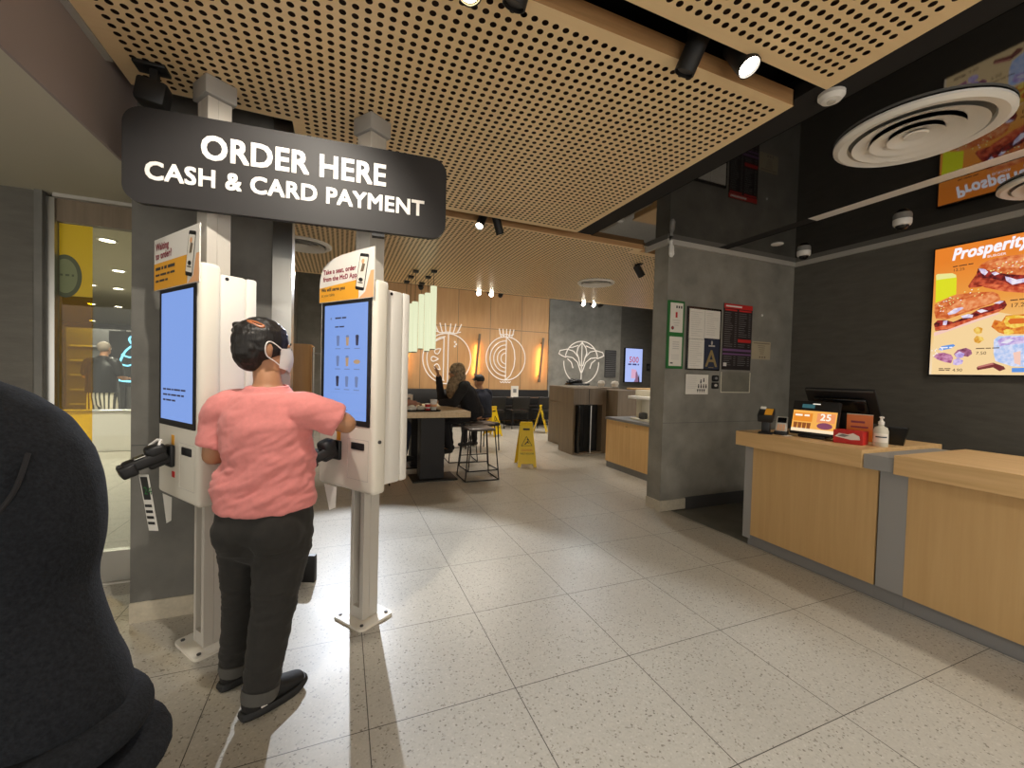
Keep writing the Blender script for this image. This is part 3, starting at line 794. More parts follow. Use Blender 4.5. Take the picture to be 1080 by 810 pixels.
# ================================================================== notices on the partition
YW = 1.6795
def wall_thing(name, label, cat, x, z, group=None): return thing(name, label, cat, (x, YW, z), 0, group)
t = wall_thing('certificate_frame', 'tall green frame holding two certificates on the grey partition', 'picture frame', 2.40, 1.796)
MB().box(-.105, .105, -.02, 0, -.342, .342, bev=.004).build('frame', 'green', t, smooth=0)
def certificate(z, kind):
    m = MB(); m.box(-.082, .082, -.0215, -.0202, -.148, .148)
    if kind == 0:
        m.rect(-.015, .01, .0, .055, -.022, 1); m.ell(-.048, -.105, .018, .018, -.022, 2); m.ell(-.048, -.105, .009, .009, -.0224, 1)
        for i, x in enumerate((-.01, .02, .05)): m.rect(x, x + .018, .095, .12, -.022, 2)
        for i in range(3): m.rect(-.05 + i * .012, .05 - i * .012, -.03 - i * .025, -.024 - i * .025, -.022, 3)
    else:
        for i in range(4): m.rect(-.04, .045, .09 - i * .022, .098 - i * .022, -.022, 3)
        for i in range(3): m.rect(-.055, .05, -.04 - i * .02, -.036 - i * .02, -.022, 3)
        m.rect(-.065, -.03, -.125, -.112, -.022, 2)
    m.build('certificate', ['paper', 'red', 'ink', 'warmgrey'], t, smooth=0, loc=(0, 0, z))
certificate(.172, 0); certificate(-.168, 1)
t = wall_thing('notice_board', 'black framed board with three white sheets and a navy letter A card', 'notice board', 2.786, 1.774)
MB().box(-.232, .232, -.02, 0, -.327, .327, bev=.004).build('frame', 'blackgl', t, smooth=0)
def sheet(name, x0, x1, z0, z1, y=-.0215, seed=0, lines=True):
    m = MB(); m.box(x0, x1, y, -.0202, z0, z1)
    rnd = random.Random(seed)
    if lines:
        z = z1 - .03
        while z > z0 + .03:
            m.rect(x0 + .02, x1 - .02 - rnd.random() * (x1 - x0) * .4, z - .004, z, y - .0004, 1); z -= .022
    m.build(name, ['paper', 'warmgrey'], t, smooth=0)
sheet('paper_sheet', -.215, -.006, -.005, .303, seed=1); sheet('paper_sheet', -.003, .212, .01, .303, seed=2); sheet('paper_sheet', -.213, -.002, -.312, -.008, seed=3)
m = MB(); m.box(.0, .213, -.0215, -.0202, -.312, .006)
m.text('A', .25, .105, -.285, -.022, 1, 'CENTER', bold=.003); m.rect(.06, .15, -.075, -.06, -.022, 2); m.ell(.105, -.035, .012, .022, -.022, 2); m.rect(.07, .14, -.298, -.291, -.022, 1)
m.build('grade_card', ['navy', 'gold', 'warmgrey'], t, smooth=0)
t = wall_thing('menu_poster', 'black and red price list poster on the grey partition', 'poster', 3.281, 1.822)
m = MB(); m.box(-.216, .216, -.006, 0, -.357, .357)
m.rect(-.214, .214, .305, .355, -.0065, 1); m.rect(-.19, .05, .322, .338, -.007, 3)
m.rect(-.2, -.02, .28, .297, -.0065, 1); m.rect(.01, .2, .28, .297, -.0065, 1)
m.rect(-.214, .214, -.155, -.13, -.0065, 2); m.rect(-.214, .214, -.196, -.178, -.0065, 2)
m.rect(.005, .205, -.055, -.02, -.0065, 1)
rnd = random.Random(4)
for cx in (-.2, .01):
    for i in range(26):
        z = .26 - i * .0225
        if -.21 < z < -.11 or (cx > 0 and -.07 < z < -.01): continue
        m.rect(cx, cx + .08 + rnd.random() * .05, z - .005, z, -.0065, 4); m.rect(cx + .15, cx + .18, z - .005, z, -.0065, 4)
m.rect(-.20, -.15, -.32, -.28, -.0065, 3)
m.build('printed_sheet', ['blacksheet', 'red', 'purple', 'letter', 'grey'], t, smooth=0)
t = wall_thing('small_notice', 'small square beige notice right of the price list poster', 'notice', 3.662, 1.695)
m = MB(); m.box(-.148, .148, -.005, 0, -.1, .1); m.rect(-.13, .13, .075, .085, -.0055, 1)
for k in range(5): m.rect(-.06 + .01 * k, .06 - .005 * k, .05 - k * .022, .056 - k * .022, -.0055, 1)
for k in range(3): m.ell(-.02 + k * .04, -.075, .012, .012, -.0055, 1, 10)
m.build('sign_sheet', [mat('beige_sheet', (178, 164, 136), .6), 'brown'], t, smooth=0)
t = wall_thing('recycling_notice', 'white sheet with little black figures below the black notice board', 'notice', 2.723, 1.298)
MB().box(-.168, .168, -.004, 0, -.115, .115).build('clear_holder', 'acrylic', t, smooth=0)
m = MB(); m.box(-.155, .155, -.0062, -.0042, -.104, .104)
for k in range(7): m.rect(-.14, -.02 + (k % 3) * .01, .08 - k * .02, .084 - k * .02, -.0066, 1)
for (x, z) in ((.02, -.02), (.055, -.02), (.09, -.02), (.05, .03), (.09, .045), (.125, -.02)):
    m.ell(x, z + .016, .008, .008, -.0066, 2, 10); m.rect(x - .009, x + .009, z - .018, z + .008, -.0066, 2)
for x in (.01, .04, .07, .1): m.flat([(x - .012, -.05), (x + .012, -.05), (x, -.09)], -.0066, 2)
m.build('sign_sheet', ['paper', 'warmgrey', 'black'], t, smooth=0)
t = wall_thing('door_release', 'black two-part release switch beside the recycling notice', 'switch', 2.972, 1.328)
MB().box(-.045, .045, -.02, 0, -.072, -.005, bev=.008).build('switch_plate', 'black', t)
MB().box(-.04, .04, -.02, 0, .005, .07, bev=.02, seg=4).build('reader', 'black', t)
MB().ell(0, -.036, .022, .015, -.0205).build('label', 'warmgrey', t, smooth=0)
MB().ell(.005, .04, .02, .015, -.0205).build('badge', 'grey', t, smooth=0)
t = wall_thing('acrylic_holder', 'empty clear acrylic poster holder below the price list', 'holder', 3.28, 1.33)
m = MB(); m.box(-.222, .222, -.004, 0, -.11, .11); m.build('sheet', 'acrylic', t, smooth=0)
m = MB()
m.prism([(-.222, .11), (-.222, -.115), (.222, -.115), (.222, .11), (.213, .11), (.213, -.106), (-.213, -.106), (-.213, .11)], -.007, -.0042)
m.build('frame', 'cream', t, smooth=0)
tag(MB().lathe([(.013, 0), (.013, .006), (.008, .01), (1e-6, .011)], 16, X=TR(rx=PI / 2)).build('wall_sensor', 'white2', loc=(3.655, YW, 2.09)), 'tiny white round sensor right of the price list poster', 'sensor')

# ================================================================== menu screen on the counter wall
t = thing('menu_screen', 'bright orange burger menu screen on the dark wall behind the counter', 'screen', (XR - .001, .405, 1.452), -PI / 2)
MB().box(-.012, .657, -.05, 0, -.012, 1.11, bev=.003).build('frame', 'black', t, smooth=0)
mm, nt, bb = newmat('menu_background')
bb.inputs['Base Color'].default_value = (.01, .01, .01, 1); bb.inputs['Roughness'].default_value = .3
tc = nt.nodes.new('ShaderNodeTexCoord'); gx = nt.nodes.new('ShaderNodeSeparateXYZ'); nt.links.new(tc.outputs['Object'], gx.inputs[0])
rp = nt.nodes.new('ShaderNodeValToRGB'); nt.links.new(gx.outputs[2], rp.inputs[0])
e = rp.color_ramp.elements; e[0].position = .0; e[0].color = lin(248, 226, 196); e[1].position = .98; e[1].color = lin(236, 132, 44)
x_ = e.new(.35); x_.color = lin(248, 205, 130); x_ = e.new(.62); x_.color = lin(240, 160, 70)
nt.links.new(rp.outputs[0], bb.inputs['Emission Color']); bb.inputs['Emission Strength'].default_value = .95
AC = dict(yellowgreen=(226, 226, 40), paleyel=(240, 236, 150), cream=(250, 216, 160), pinkish=(250, 206, 190), redmeat=(186, 62, 40), orangered=(222, 92, 52), darkred=(110, 34, 36), lilac=(228, 210, 236), bun=(214, 96, 44), bunhi=(236, 140, 84), gold=(240, 184, 70), orange=(230, 120, 40), ringy=(250, 206, 70), orange2=(224, 110, 40), pieb=(140, 74, 96), piel=(190, 110, 150), purp=(196, 170, 226), bluetag=(96, 150, 226), icecup=(196, 214, 246), icew=(236, 232, 246), choc=(120, 50, 50), choc2=(196, 120, 110))
NZ = dict(bun=((198, 84, 36), (234, 140, 80)), bunhi=((226, 122, 66), (246, 168, 112)), redmeat=((140, 44, 30), (214, 92, 60)), darkred=((70, 20, 26), (168, 52, 44)), orangered=((190, 66, 40), (238, 126, 80)), orange=((206, 92, 30), (244, 160, 60)), gold=((220, 150, 50), (250, 214, 110)), ringy=((240, 180, 50), (255, 226, 110)), icecup=((170, 196, 240), (226, 228, 250)), pieb=((110, 54, 76), (176, 110, 140)), piel=((160, 84, 126), (214, 150, 186)), purp=((176, 150, 216), (226, 206, 240)), lilac=((206, 190, 226), (248, 240, 250)), drinktop=((236, 232, 150), (250, 246, 190)))
AM = [mm]; AI = {}
for k, v in AC.items(): AI[k] = len(AM); AM.append(emis_noise('menu_' + k, *NZ[k], .95, 34) if k in NZ else emis('menu_' + k, v, .95))
AM.append(emis('menu_white', (250, 246, 252), 1.0)); WI = len(AM) - 1
AM.append(emis('menu_ink', (90, 60, 50), .6)); II = len(AM) - 1
m = MB(); m.rect(0, .645, 0, 1.098, -.0504)
y = -.0508
for k, pts in MENU_ART:
    q = [(max(0.001, min(.644, p[0])), max(.001, min(1.097, p[1]))) for p in pts]
    # shapes cut by the picture edge carry on to the right on the real screen
    if sum(1 for p in pts if p[0] > .495) >= 2 and k not in ('pinkish',):
        q = [(p[0] + (.07 if p[0] > .495 else 0), p[1]) for p in q]
    m.flat(q, y, AI[k]); y -= .00012
rnd = random.Random(3)
for k in range(60):
    a = rnd.random()
    if k % 2: x, z = .30 + rnd.random() * .26, .80 + rnd.random() * .09
    else: x = .03 + rnd.random() * .28; z = .565 + x * .42 + (rnd.random() - .5) * .1
    m.ell(x, z, .006, .0035, y - .0003, AI['paleyel'] if k % 3 else WI, 6, rot=a)
for i in range(14):
    m.ell(.012 + rnd.random() * .075, .20 + rnd.random() * .06 - .035, .003, .006, y - .0003, WI, 6, rot=rnd.random())
m.text('Prosperity', .135, .112, .978, y - .0005, WI, shear=.28, bold=.0045, rot=.045, sx=.72)
m.text('BURGER', .028, .325, .950, y - .0005, WI)
m.scribble(.122, .918, y - .0005, II, .008, (.03, .05, .03)); m.text('12.25', .034, .122, .880, y - .0005, II)
m.scribble(.464, .580, y - .0005, II, .008, (.04, .03, .05)); m.text('17.25', .044, .464, .528, y - .0005, II)
m.scribble(.288, .212, y - .0005, II, .007, (.05, .03, .04)); m.text('7.50', .036, .288, .165, y - .0005, II)
m.scribble(.064, .047, y - .0005, II, .007, (.03, .04)); m.scribble(.064, .034, y - .0005, II, .007, (.04, .025)); m.text('4.90', .036, .152, .026, y - .0005, II)
m.scribble(.066, .228, y - .0005, WI, .010, (.05, .02))
m.build('display', AM, t, smooth=0, recalc=False)
# ================================================================== counters
ZT = .93
t = thing('service_counter', 'maple service counter unit with the till on it, far one by the grey pillar', 'counter', (2.36, .43, 0), 0, 'maple counters')
def L(x, y): return x - 2.36, y - .43
def cbox(name, x0, x1, y0, y1, z0, z1, m, bev=0, o=None, ox=2.36, oy=.43):
    return MB().box(x0 - ox, x1 - ox, y0 - oy, y1 - oy, z0, z1, bev=bev).build(name, m, t, smooth=0)
cbox('worktop', 2.36, 3.32, -.02, .895, ZT - .115, ZT, 'maple_top', .002)
cbox('front_panel', 2.415, 2.44, -.085, .77, .085, ZT - .116, 'maple')
cbox('carcass', 2.445, 3.28, -.085, .83, .0855, ZT - .117, 'greypanel')
cbox('end_panel', 2.42, 2.444, .771, .845, .05, ZT - .116, 'greypanel')
cbox('end_panel', 2.446, 3.28, .831, .845, .05, ZT - .116, 'greypanel')
cbox('plinth', 2.43, 3.26, -.086, .80, -.011, .084, 'grey')
t = thing('counter_joint', 'grey infill panel joining the two maple counters', 'panel', (2.36, .43, 0))
cbox('upright', 2.418, 3.2, -.235, -.095, .0855, ZT - .1156, 'greypanel')
cbox('top_block', 2.372, 3.2, -.183, -.024, ZT - .112, ZT - .022, 'greypanel', .002)
cbox('shadow_strip', 2.43, 2.46, -.094, -.0865, .086, ZT - .118, 'black')
cbox('plinth', 2.43, 3.26, -.235, -.0865, -.011, .084, 'grey')
t = thing('service_counter', 'empty maple service counter unit at the right edge of the picture', 'counter', (2.36, .43, 0), 0, 'maple counters')
cbox('worktop', 2.36, 3.2, -3.2, -.186, ZT - .115, ZT, 'maple_top', .002)
cbox('front_panel', 2.415, 2.44, -3.2, -.236, .085, ZT - .116, 'maple')
cbox('carcass', 2.445, 3.17, -3.2, -.236, .0855, ZT - .117, 'greypanel')
cbox('plinth', 2.43, 3.15, -3.2, -.236, -.011, .084, 'grey')

# ---- things on the counter (z = worktop)
Z0 = ZT + .0005
t = thing('barcode_scanner', 'black stand-mounted code scanner with a yellow label at the far end of the counter', 'scanner', (2.455, .70, Z0), math.radians(-62))
MB().box(-.05, .05, -.05, .05, 0, .012, bev=.004).box(-.03, .03, -.025, .035, .012, .125, bev=.008).build('stand', 'black', t)
h = MB(TR(0, 0, .15, rx=math.radians(25))); h.box(-.055, .055, -.075, .05, -.03, .04, bev=.012).build('head', 'black', t)
MB(TR(0, 0, .15, rx=math.radians(25))).box(-.005, .048, -.07, .03, .0402, .042).build('label', 'orange', t, smooth=0)
MB(TR(0, 0, .15, rx=math.radians(25))).box(-.045, -.005, .02, .05, .0405, .05, bev=.003).build('white_tab', 'white2', t, smooth=0)
t = thing('payment_terminal', 'small grey card payment terminal between the scanner and the till display', 'payment terminal', (2.545, .635, Z0), math.radians(-62))
MB().box(-.045, .045, -.06, .06, 0, .03, bev=.008).build('base', 'black', t)
X = TR(0, .01, .075, rx=math.radians(52))
MB(X).box(-.04, .04, -.075, .075, -.012, .012, bev=.008).build('body', 'warmgrey', t)
MB(X).box(-.03, .03, .012, .062, .0122, .014).build('screen', 'blackgl', t, smooth=0)
kp = MB(X)
for r in range(4):
    for q in range(3): kp.box(-.027 + q * .019, -.013 + q * .019, -.06 + r * .015, -.05 + r * .015, .0122, .0145)
kp.build('keypad', 'peach', t, smooth=0)
# customer display
t = thing('customer_display', 'till display showing an orange advert, facing the customers on the counter', 'screen', (2.585, .425, Z0), math.radians(-80))
MB().box(-.09, .09, -.02, .12, 0, .022, bev=.006).build('foot', 'black', t)
X = TR(0, 0, .022, rx=math.radians(-14))
MB(X).box(-.155, .155, -.012, .018, .0, .262, bev=.006).build('housing', 'black', t)
m = MB(X); m.rect(-.145, .145, .02, .185, -.0125, 0); m.rect(-.14, -.01, .10, .165, -.0128, 2); m.rect(.02, .135, .10, .17, -.0128, 3)
m.scribble(-.128, .140, -.0131, 6, .014, (.05, .035)); m.text('25', .07, .04, .118, -.0131, 6, bold=.002); m.rect(-.145, .145, .02, .045, -.0128, 4)
for k in range(4): m.flat([(-.13 + k * .03, .045), (-.108 + k * .03, .045), (-.105 + k * .03, .09), (-.133 + k * .03, .09)], -.0130, 5)
m.ell(.075, .075, .05, .025, -.0130, 7)
m.rect(-.09, -.005, .205, .235, -.0125, 8); m.rect(-.02, .03, .236, .243, -.0125, 6)
m.build('display', [emis('advert_orange', (246, 176, 84), 1.0), 'ink', emis('advert_amber', (232, 140, 44), 1.0), emis('advert_coral', (236, 150, 96), 1.0), emis('advert_pale', (250, 226, 190), 1.0), emis('advert_brown', (150, 84, 40), .9), emis('advert_white', (255, 246, 226), 1.0), emis('advert_plum', (140, 74, 100), .9), emis('advert_teal', (60, 110, 116), .7)], t, smooth=0)
# till monitor seen from the back
t = thing('till_monitor', 'large black tilted till monitor seen from behind above the counter', 'monitor', (2.90, .40, Z0), math.radians(-80))
MB().box(-.12, .12, -.10, .10, 0, .02, bev=.008).build('foot', 'black', t)
MB().box(-.05, .05, -.03, .03, .02, .20, bev=.01).build('neck', 'black', t)
X = TR(0, -.01, .245, rx=math.radians(36))
MB(X).box(-.225, .225, -.012, .012, -.145, .165, bev=.008).build('screen_panel', 'black', t)
MB(X).box(-.17, .17, -.045, -.0125, -.13, .10, bev=.02, seg=3).build('rear_cover', 'blackgl', t)
MB(X).box(-.215, .215, -.016, -.0122, .15, .163, bev=.001).build('top_edge', 'dgrey', t)
MB().box(-.30, -.232, -.04, .03, .13, .23, bev=.01).box(-.24, -.16, -.01, .01, .16, .18).build('card_reader', 'black', t)
t = thing('tissue_box', 'red tissue box with a white printed patch on the counter', 'box', (2.615, .185, Z0), math.radians(-78))
MB().box(-.085, .085, -.055, .055, 0, .092, bev=.003).build('carton', 'red', t, smooth=0)
m = MB(); pts = [(-.075, .045), (-.05, .07), (.0, .066), (.03, .078), (.065, .06), (.07, .035), (.02, .03), (-.03, .038)]
m.flat(pts, -.0556, 0); m.flat([(-.06, .05), (-.03, .066), (.01, .058), (-.02, .045)], -.056, 1)
m.build('print', ['letter', 'grey'], t, smooth=0)
t = thing('acrylic_stand', 'upright orange acrylic sign stand behind the red tissue box', 'sign stand', (2.79, .225, Z0), math.radians(-74))
MB().box(-.07, .07, -.03, .03, 0, .006).build('foot', 'acrylic', t, smooth=0)
m = MB(); m.box(-.075, .075, -.003, .003, .0065, .195); m.build('panel', 'orangeac', t, smooth=0)
m = MB(); m.box(-.075, .075, -.004, .004, .1955, .20)
m.build('top_rim', 'cream', t, smooth=0)
m = MB(); m.rect(-.05, .03, .135, .15, -.0034); m.build('print_line', 'maroon', t, smooth=0); m = MB(); m.rect(-.05, .05, .10, .112, -.0034); m.build('print_line', 'maroon', t, smooth=0)
t = thing('sanitiser_bottle', 'white pump bottle of hand sanitiser right of the red tissue box', 'bottle', (2.69, .045, Z0), math.radians(-60))
MB().lathe([(1e-6, 0), (.038, 0), (.041, .006), (.041, .105), (.034, .128), (.016, .138), (.014, .15), (1e-6, .15)], 28).build('bottle', 'bottle', t)
MB().lathe([(.0165, .1502), (.0175, .168), (.010, .172), (.006, .192), (1e-6, .192)], 18).build('collar', 'white2', t)
MB().box(-.012, .012, -.045, .018, .192, .204, bev=.004).build('pump_head', 'white2', t)
m = MB()
for k in range(8):
    a0, a1 = math.radians(-150 + k * 15), math.radians(-135 + k * 15)
    m._add([(.0414 * math.cos(a0), .0414 * math.sin(a0), .03), (.0414 * math.cos(a1), .0414 * math.sin(a1), .03), (.0414 * math.cos(a1), .0414 * math.sin(a1), .09), (.0414 * math.cos(a0), .0414 * math.sin(a0), .09)], [(0, 1, 2, 3)], 0)
    if 1 <= k <= 6: m._add([(.0417 * math.cos(a0), .0417 * math.sin(a0), .062), (.0417 * math.cos(a1), .0417 * math.sin(a1), .062), (.0417 * math.cos(a1), .0417 * math.sin(a1), .07), (.0417 * math.cos(a0), .0417 * math.sin(a0), .07)], [(0, 1, 2, 3)], 1)
m.build('label', ['paper', 'navy'], t)
t = thing('card_holder', 'black tapered holder behind the sanitiser bottle', 'holder', (2.91, .07, Z0), math.radians(-70))
m = MB()
m._add([(-.05, -.04, 0), (.05, -.04, 0), (.05, .04, 0), (-.05, .04, 0), (-.07, -.055, .12), (.07, -.055, .12), (.07, .055, .12), (-.07, .055, .12), (-.06, -.045, .12), (.06, -.045, .12), (.06, .045, .12), (-.06, .045, .12), (-.045, -.034, .01), (.045, -.034, .01), (.045, .034, .01), (-.045, .034, .01)],
       [(0, 3, 2, 1), (0, 1, 5, 4), (1, 2, 6, 5), (2, 3, 7, 6), (3, 0, 4, 7), (4, 5, 9, 8), (5, 6, 10, 9), (6, 7, 11, 10), (7, 4, 8, 11), (8, 9, 13, 12), (9, 10, 14, 13), (10, 11, 15, 14), (11, 8, 12, 15), (12, 13, 14, 15)])
m.build('tray', 'blackgl', t, smooth=0)
MB().box(-.04, .04, -.01, .01, .011, .10).build('cards', 'dgrey', t, smooth=0)
tag(MB().box(-.035, .035, -.02, .02, 0, .003).build('receipt_slip', 'paper', smooth=0, loc=(2.50, .56, Z0)), 'small white paper slip on the counter by the payment terminal', 'paper')

# ================================================================== far hall furniture
TT = .872
t = thing('high_table', 'high pale wood table on a black pedestal with a food tray on it', 'table', (.355, 3.95, 0))
MB().box(-.42, .42, -.60, .70, TT - .072, TT, bev=.003).build('table_top', 'tabletop', t, smooth=0)
for y in (-.30, .45):
    MB().box(-.16, .14, y - .11, y + .11, .0165, TT - .0725, bev=.003).build('pedestal', 'charcoal', t, smooth=0)
    MB().box(-.26, .30, y - .2, y + .2, 0, .016, bev=.003).build('base_plate', 'blackmt', t, smooth=0)
def wire_stool(x, y, rot, label):
    t = thing('wire_stool', label, 'stool', (x, y, 0), rot, 'black wire bar stools at the high table')
    MB().box(-.175, .175, -.17, .17, .635, .657, bev=.008).build('seat', 'steelseat', t)
    m = MB(); m.tube([(-.17, -.165, .632), (.17, -.165, .632), (.17, .165, .632), (-.17, .165, .632)], .007, 8, closed=True); m.build('seat_frame', 'blackmt', t)
    for sx in (-1, 1):
        for sy in (-1, 1):
            MB().tube([(sx * .165, sy * .16, .630), (sx * .22, sy * .20, .009)], .008, 8).build('leg', 'blackmt', t)
    for sx in (-1, 1): MB().tube([(sx * .22, -.20, .009), (sx * .22, .20, .009)], .0078, 8).build('floor_rail', 'blackmt', t)
    MB().tube([(-.22, -.20, .009), (.22, -.20, .009)], .0076, 8).build('floor_rail', 'blackmt', t)
    MB().tube([(-.205, .19, .16), (.205, .19, .16)], .007, 8).build('foot_rest', 'blackmt', t)
    return t
M['steelseat'] = mat('brown_grey_seat', (120, 108, 100), .35)
wire_stool(.93, 3.50, 0, 'empty black wire bar stool nearest the camera at the high table')
wire_stool(1.10, 4.0, .05, 'black wire bar stool under the person in the patterned headscarf')
wire_stool(1.0, 4.60, -.05, 'third black wire bar stool from the camera, behind the headscarf person')
wire_stool(-.40, 3.59, PI, 'black wire bar stool mostly hidden behind the right kiosk')
# tray with food
t = thing('food_tray', 'dark serving tray at the front of the high table', 'tray', (.20, 3.50, TT + .0005), .06)
MB().prism(rrect(-.20, .20, -.13, .13, .04), 0, .006, X=TR(rx=PI / 2)).build('tray_base', 'blackgl', t)
m = MB(); m.tube([(x, z, .012) for x, z in rrect(-.20, .20, -.13, .13, .04)], .008, 8, closed=True); m.build('rim', 'blackgl', t)
TZ = TT + .0085
def cup(x, y, h, r, label, col='white2', band='peach'):
    t = thing('paper_cup', label, 'cup', (x, y, TZ), 0, 'cups on the high table')
    MB().lathe([(1e-6, 0), (r * .75, 0), (r, h), (r * 1.04, h + .003), (r, h + .006), (r * .95, h), (1e-6, h - .012)], 24).build('cup', col, t)
    MB().lathe([(r * 1.06, h + .0065), (r * 1.05, h + .014), (r * .9, h + .016), (1e-6, h + .016)], 24).build('lid', 'white2', t)
    MB().lathe([(r * .86 + .0008, h * .35), (r * .92 + .0008, h * .62)], 24).build('print', band, t)
cup(.345, 3.53, .115, .042, 'white paper drinks cup on the right of the food tray')
cup(.26, 3.47, .07, .034, 'short red and white cup beside the tall cup on the tray', 'red', 'letter')
m = MB(); rnd = random.Random(5)
def crumple(r, sq, seed):
    bm = bmesh.new(); bmesh.ops.create_icosphere(bm, subdivisions=4, radius=1)
    for v in bm.verts:
        n = noise.noise(v.co * 1.8 + Vector((seed, 0, 0))) * .35 + noise.noise(v.co * 4.5 + Vector((0, seed, 0))) * .22
        v.co *= 1 + n; v.co = Vector((v.co.x * r[0], v.co.y * r[1], max(0.0, v.co.z * r[2] + r[2] * .6)))
    return bm
for (x, y, r, lb) in ((.07, 3.50, (.06, .05, .035), 'crumpled white burger wrapper at the left of the tray'), (.19, 3.55, (.045, .05, .03), 'crumpled white paper in the middle of the tray')):
    mb = MB(); mb.bm.free(); mb.bm = crumple(r, 1, x * 50)
    tag(mb.build('food_wrapper', 'paper', smooth=60, loc=(x, y, TZ + .004)), lb, 'wrapper', 'wrappers on the tray')
# napkin box and bag by the left diner
t = thing('napkin_dispenser', 'white napkin dispenser with grey print beside the pink-sleeved arm', 'napkin dispenser', (.13, 4.25, TT + .0005), .2)
MB().box(-.06, .06, -.05, .05, 0, .16, bev=.006).build('case', 'warmgrey', t)
m = MB(); m.rect(-.05, .05, .04, .15, -.0505, 0); m.ell(0, .095, .022, .026, -.051, 1); m.build('label', ['paper', 'grey'], t, smooth=0)

# wet floor signs
def cone(x, y, rot, label, spread=.17):
    t = thing('wet_floor_sign', label, 'wet floor sign', (x, y, 0), rot, 'yellow wet floor signs')
    a = math.atan2(spread, .62)
    for s, nm in ((-1, 'front_panel'), (1, 'rear_panel')):
        X = TR(0, s * spread, 0, rx=-s * -1 * a if False else (a if s > 0 else -a)) 
        X = Matrix.Translation((0, s * spread, 0)) @ Matrix.Rotation(a * s, 4, 'X')
        if s > 0: X = X @ Matrix.Rotation(PI, 4, 'Z')
        m = MB(X)
        m.prism([(-.14, 0), (-.10, 0), (-.085, .05), (.085, .05), (.10, 0), (.14, 0), (.096, .655), (.084, .67), (-.084, .67), (-.096, .655)], 0.001, .016, 0)
        m.box(-.075, .075, -.003, .0, .575, .58, 0)
        p = m.build(nm, 'yellow', t, smooth=0)
        g = MB(X)
        tri = [(-.075, .315), (.075, .315), (.0, .445)]
        rt_ = MB(X); 
        g.tube([(-.078, -.002, .315), (.078, -.002, .315), (0, -.002, .45)], .0055, 6, closed=True)
        g.flat([(-.02, .33), (-.035, .335), (.02, .39), (.03, .38)], -.003, 0); g.ell(.018, .405, .012, .012, -.003, 0, 12); g.flat([(.0, .36), (.035, .345), (.04, .352), (.012, .375)], -.003, 0)
        g.text('CAUTION', .036, 0, .235, -.003, 1, 'CENTER', bold=.001); g.text('WET FLOOR', .036, 0, .185, -.003, 0, 'CENTER', bold=.001)
        g.box(-.05, .05, -.003, 0, .545, .57, 0)
        g.build('warning_print', ['black', 'red'], p, smooth=0)
    MB().tube([(-.07, -spread * .55, .3), (-.07, spread * .55, .3)], .005, 8).build('hinge_strut', 'blackmt', t)
cone(1.84, 4.02, math.radians(-14), 'yellow wet floor sign nearest the camera, facing it')
cone(3.60, 7.10, math.radians(56), 'yellow wet floor sign standing edge-on before the far seating')
cone(2.33, 6.85, math.radians(30), 'yellow wet floor sign behind the bar stool')

# bin station on the right
t = thing('bin_station', 'brown bin station with open black doors and trays on top', 'bin station', (3.21, 5.1, 0))
def bbox(name, x0, x1, y0, y1, z0, z1, m, bev=0):
    return MB().box(x0 - 3.3, x1 - 3.3, y0 - 5.1, y1 - 5.1, z0, z1, bev=bev).build(name, m, t, smooth=0)
bbox('carcass', 3.30, 4.3, 5.0, 5.95, .0, 1.14, 'brown')
for y0, y1 in ((5.03, 5.45), (5.48, 5.92)):
    bbox('side_door', 3.288, 3.2995, y0, y1, .04, .82, 'brown'); bbox('flap', 3.288, 3.2995, y0, y1, .84, 1.12, 'brown')
bbox('side_wall', 3.02, 3.06, 4.5, 4.999, 0, 1.14, 'brown'); bbox('side_wall', 3.60, 3.68, 4.5, 4.999, 0, 1.14, 'brown')
bbox('head', 3.061, 3.599, 4.5, 4.999, .86, 1.14, 'brown')
bbox('head_divider', 3.32, 3.328, 4.494, 4.4995, .87, 1.13, 'blackmt')
bbox('floor_panel', 3.061, 3.599, 4.5, 4.999, 0, .03, 'brown')
bbox('bin_liner', 3.09, 3.58, 4.62, 4.995, .0305, .855, 'black')
bbox('open_door', 3.07, 3.09, 4.40, 4.61, .04, .85, 'blackgl'); bbox('open_door', 3.30, 3.315, 4.40, 4.61, .04, .85, 'steel')
MB().prism([(3.0 - 3.3, 4.48 - 5.1), (3.70 - 3.3, 4.48 - 5.1), (3.70 - 3.3, 4.98 - 5.1), (4.32 - 3.3, 4.98 - 5.1), (4.32 - 3.3, 5.97 - 5.1), (3.27 - 3.3, 5.97 - 5.1), (3.27 - 3.3, 5.02 - 5.1), (3.0 - 3.3, 5.02 - 5.1)], -1.165, -1.1405, X=TR(rx=PI / 2) @ Matrix.Scale(1, 4)).build('top', 'brown', t, smooth=0)
bbox('partition', 3.70, 4.3, 4.2, 4.98, 0, 1.12, 'brown')
for i, (x, y, w) in enumerate(((3.42, 5.1, .2), (3.45, 5.12, .2), (3.43, 5.09, .2))):
    MBt = MB(); MBt.prism(rrect(-.2, .2, -.14, .14, .04), 0, .012, X=TR(rx=PI / 2))
    tag(MBt.build('food_tray', 'blackgl', loc=(x - .08, y, 1.1785 + i * .0125)), ('bottom black tray on the bin station', 'middle black tray on the bin station', 'top black tray on the bin station')[i], 'tray', 'trays stacked on the bin station')
mb = MB(); mb.bm.free(); mb.bm = crumple((.16, .1, .05), 1, 9)
tag(mb.build('cloth_bundle', 'black', smooth=60, loc=(3.32, 5.12, 1.2165)), 'black cloth bundle on the stacked trays', 'cloth')
for x, y, lb in ((3.85, 5.05, 'white cup on the bin station'), (3.98, 4.8, 'white bowl on the bin station near the wall screen')):
    tag(MB().lathe([(1e-6, 0), (.05, 0), (.07, .06), (.055, .10), (1e-6, .11)], 24).build('container', 'white2', loc=(x, y, 1.166)), lb, 'container')
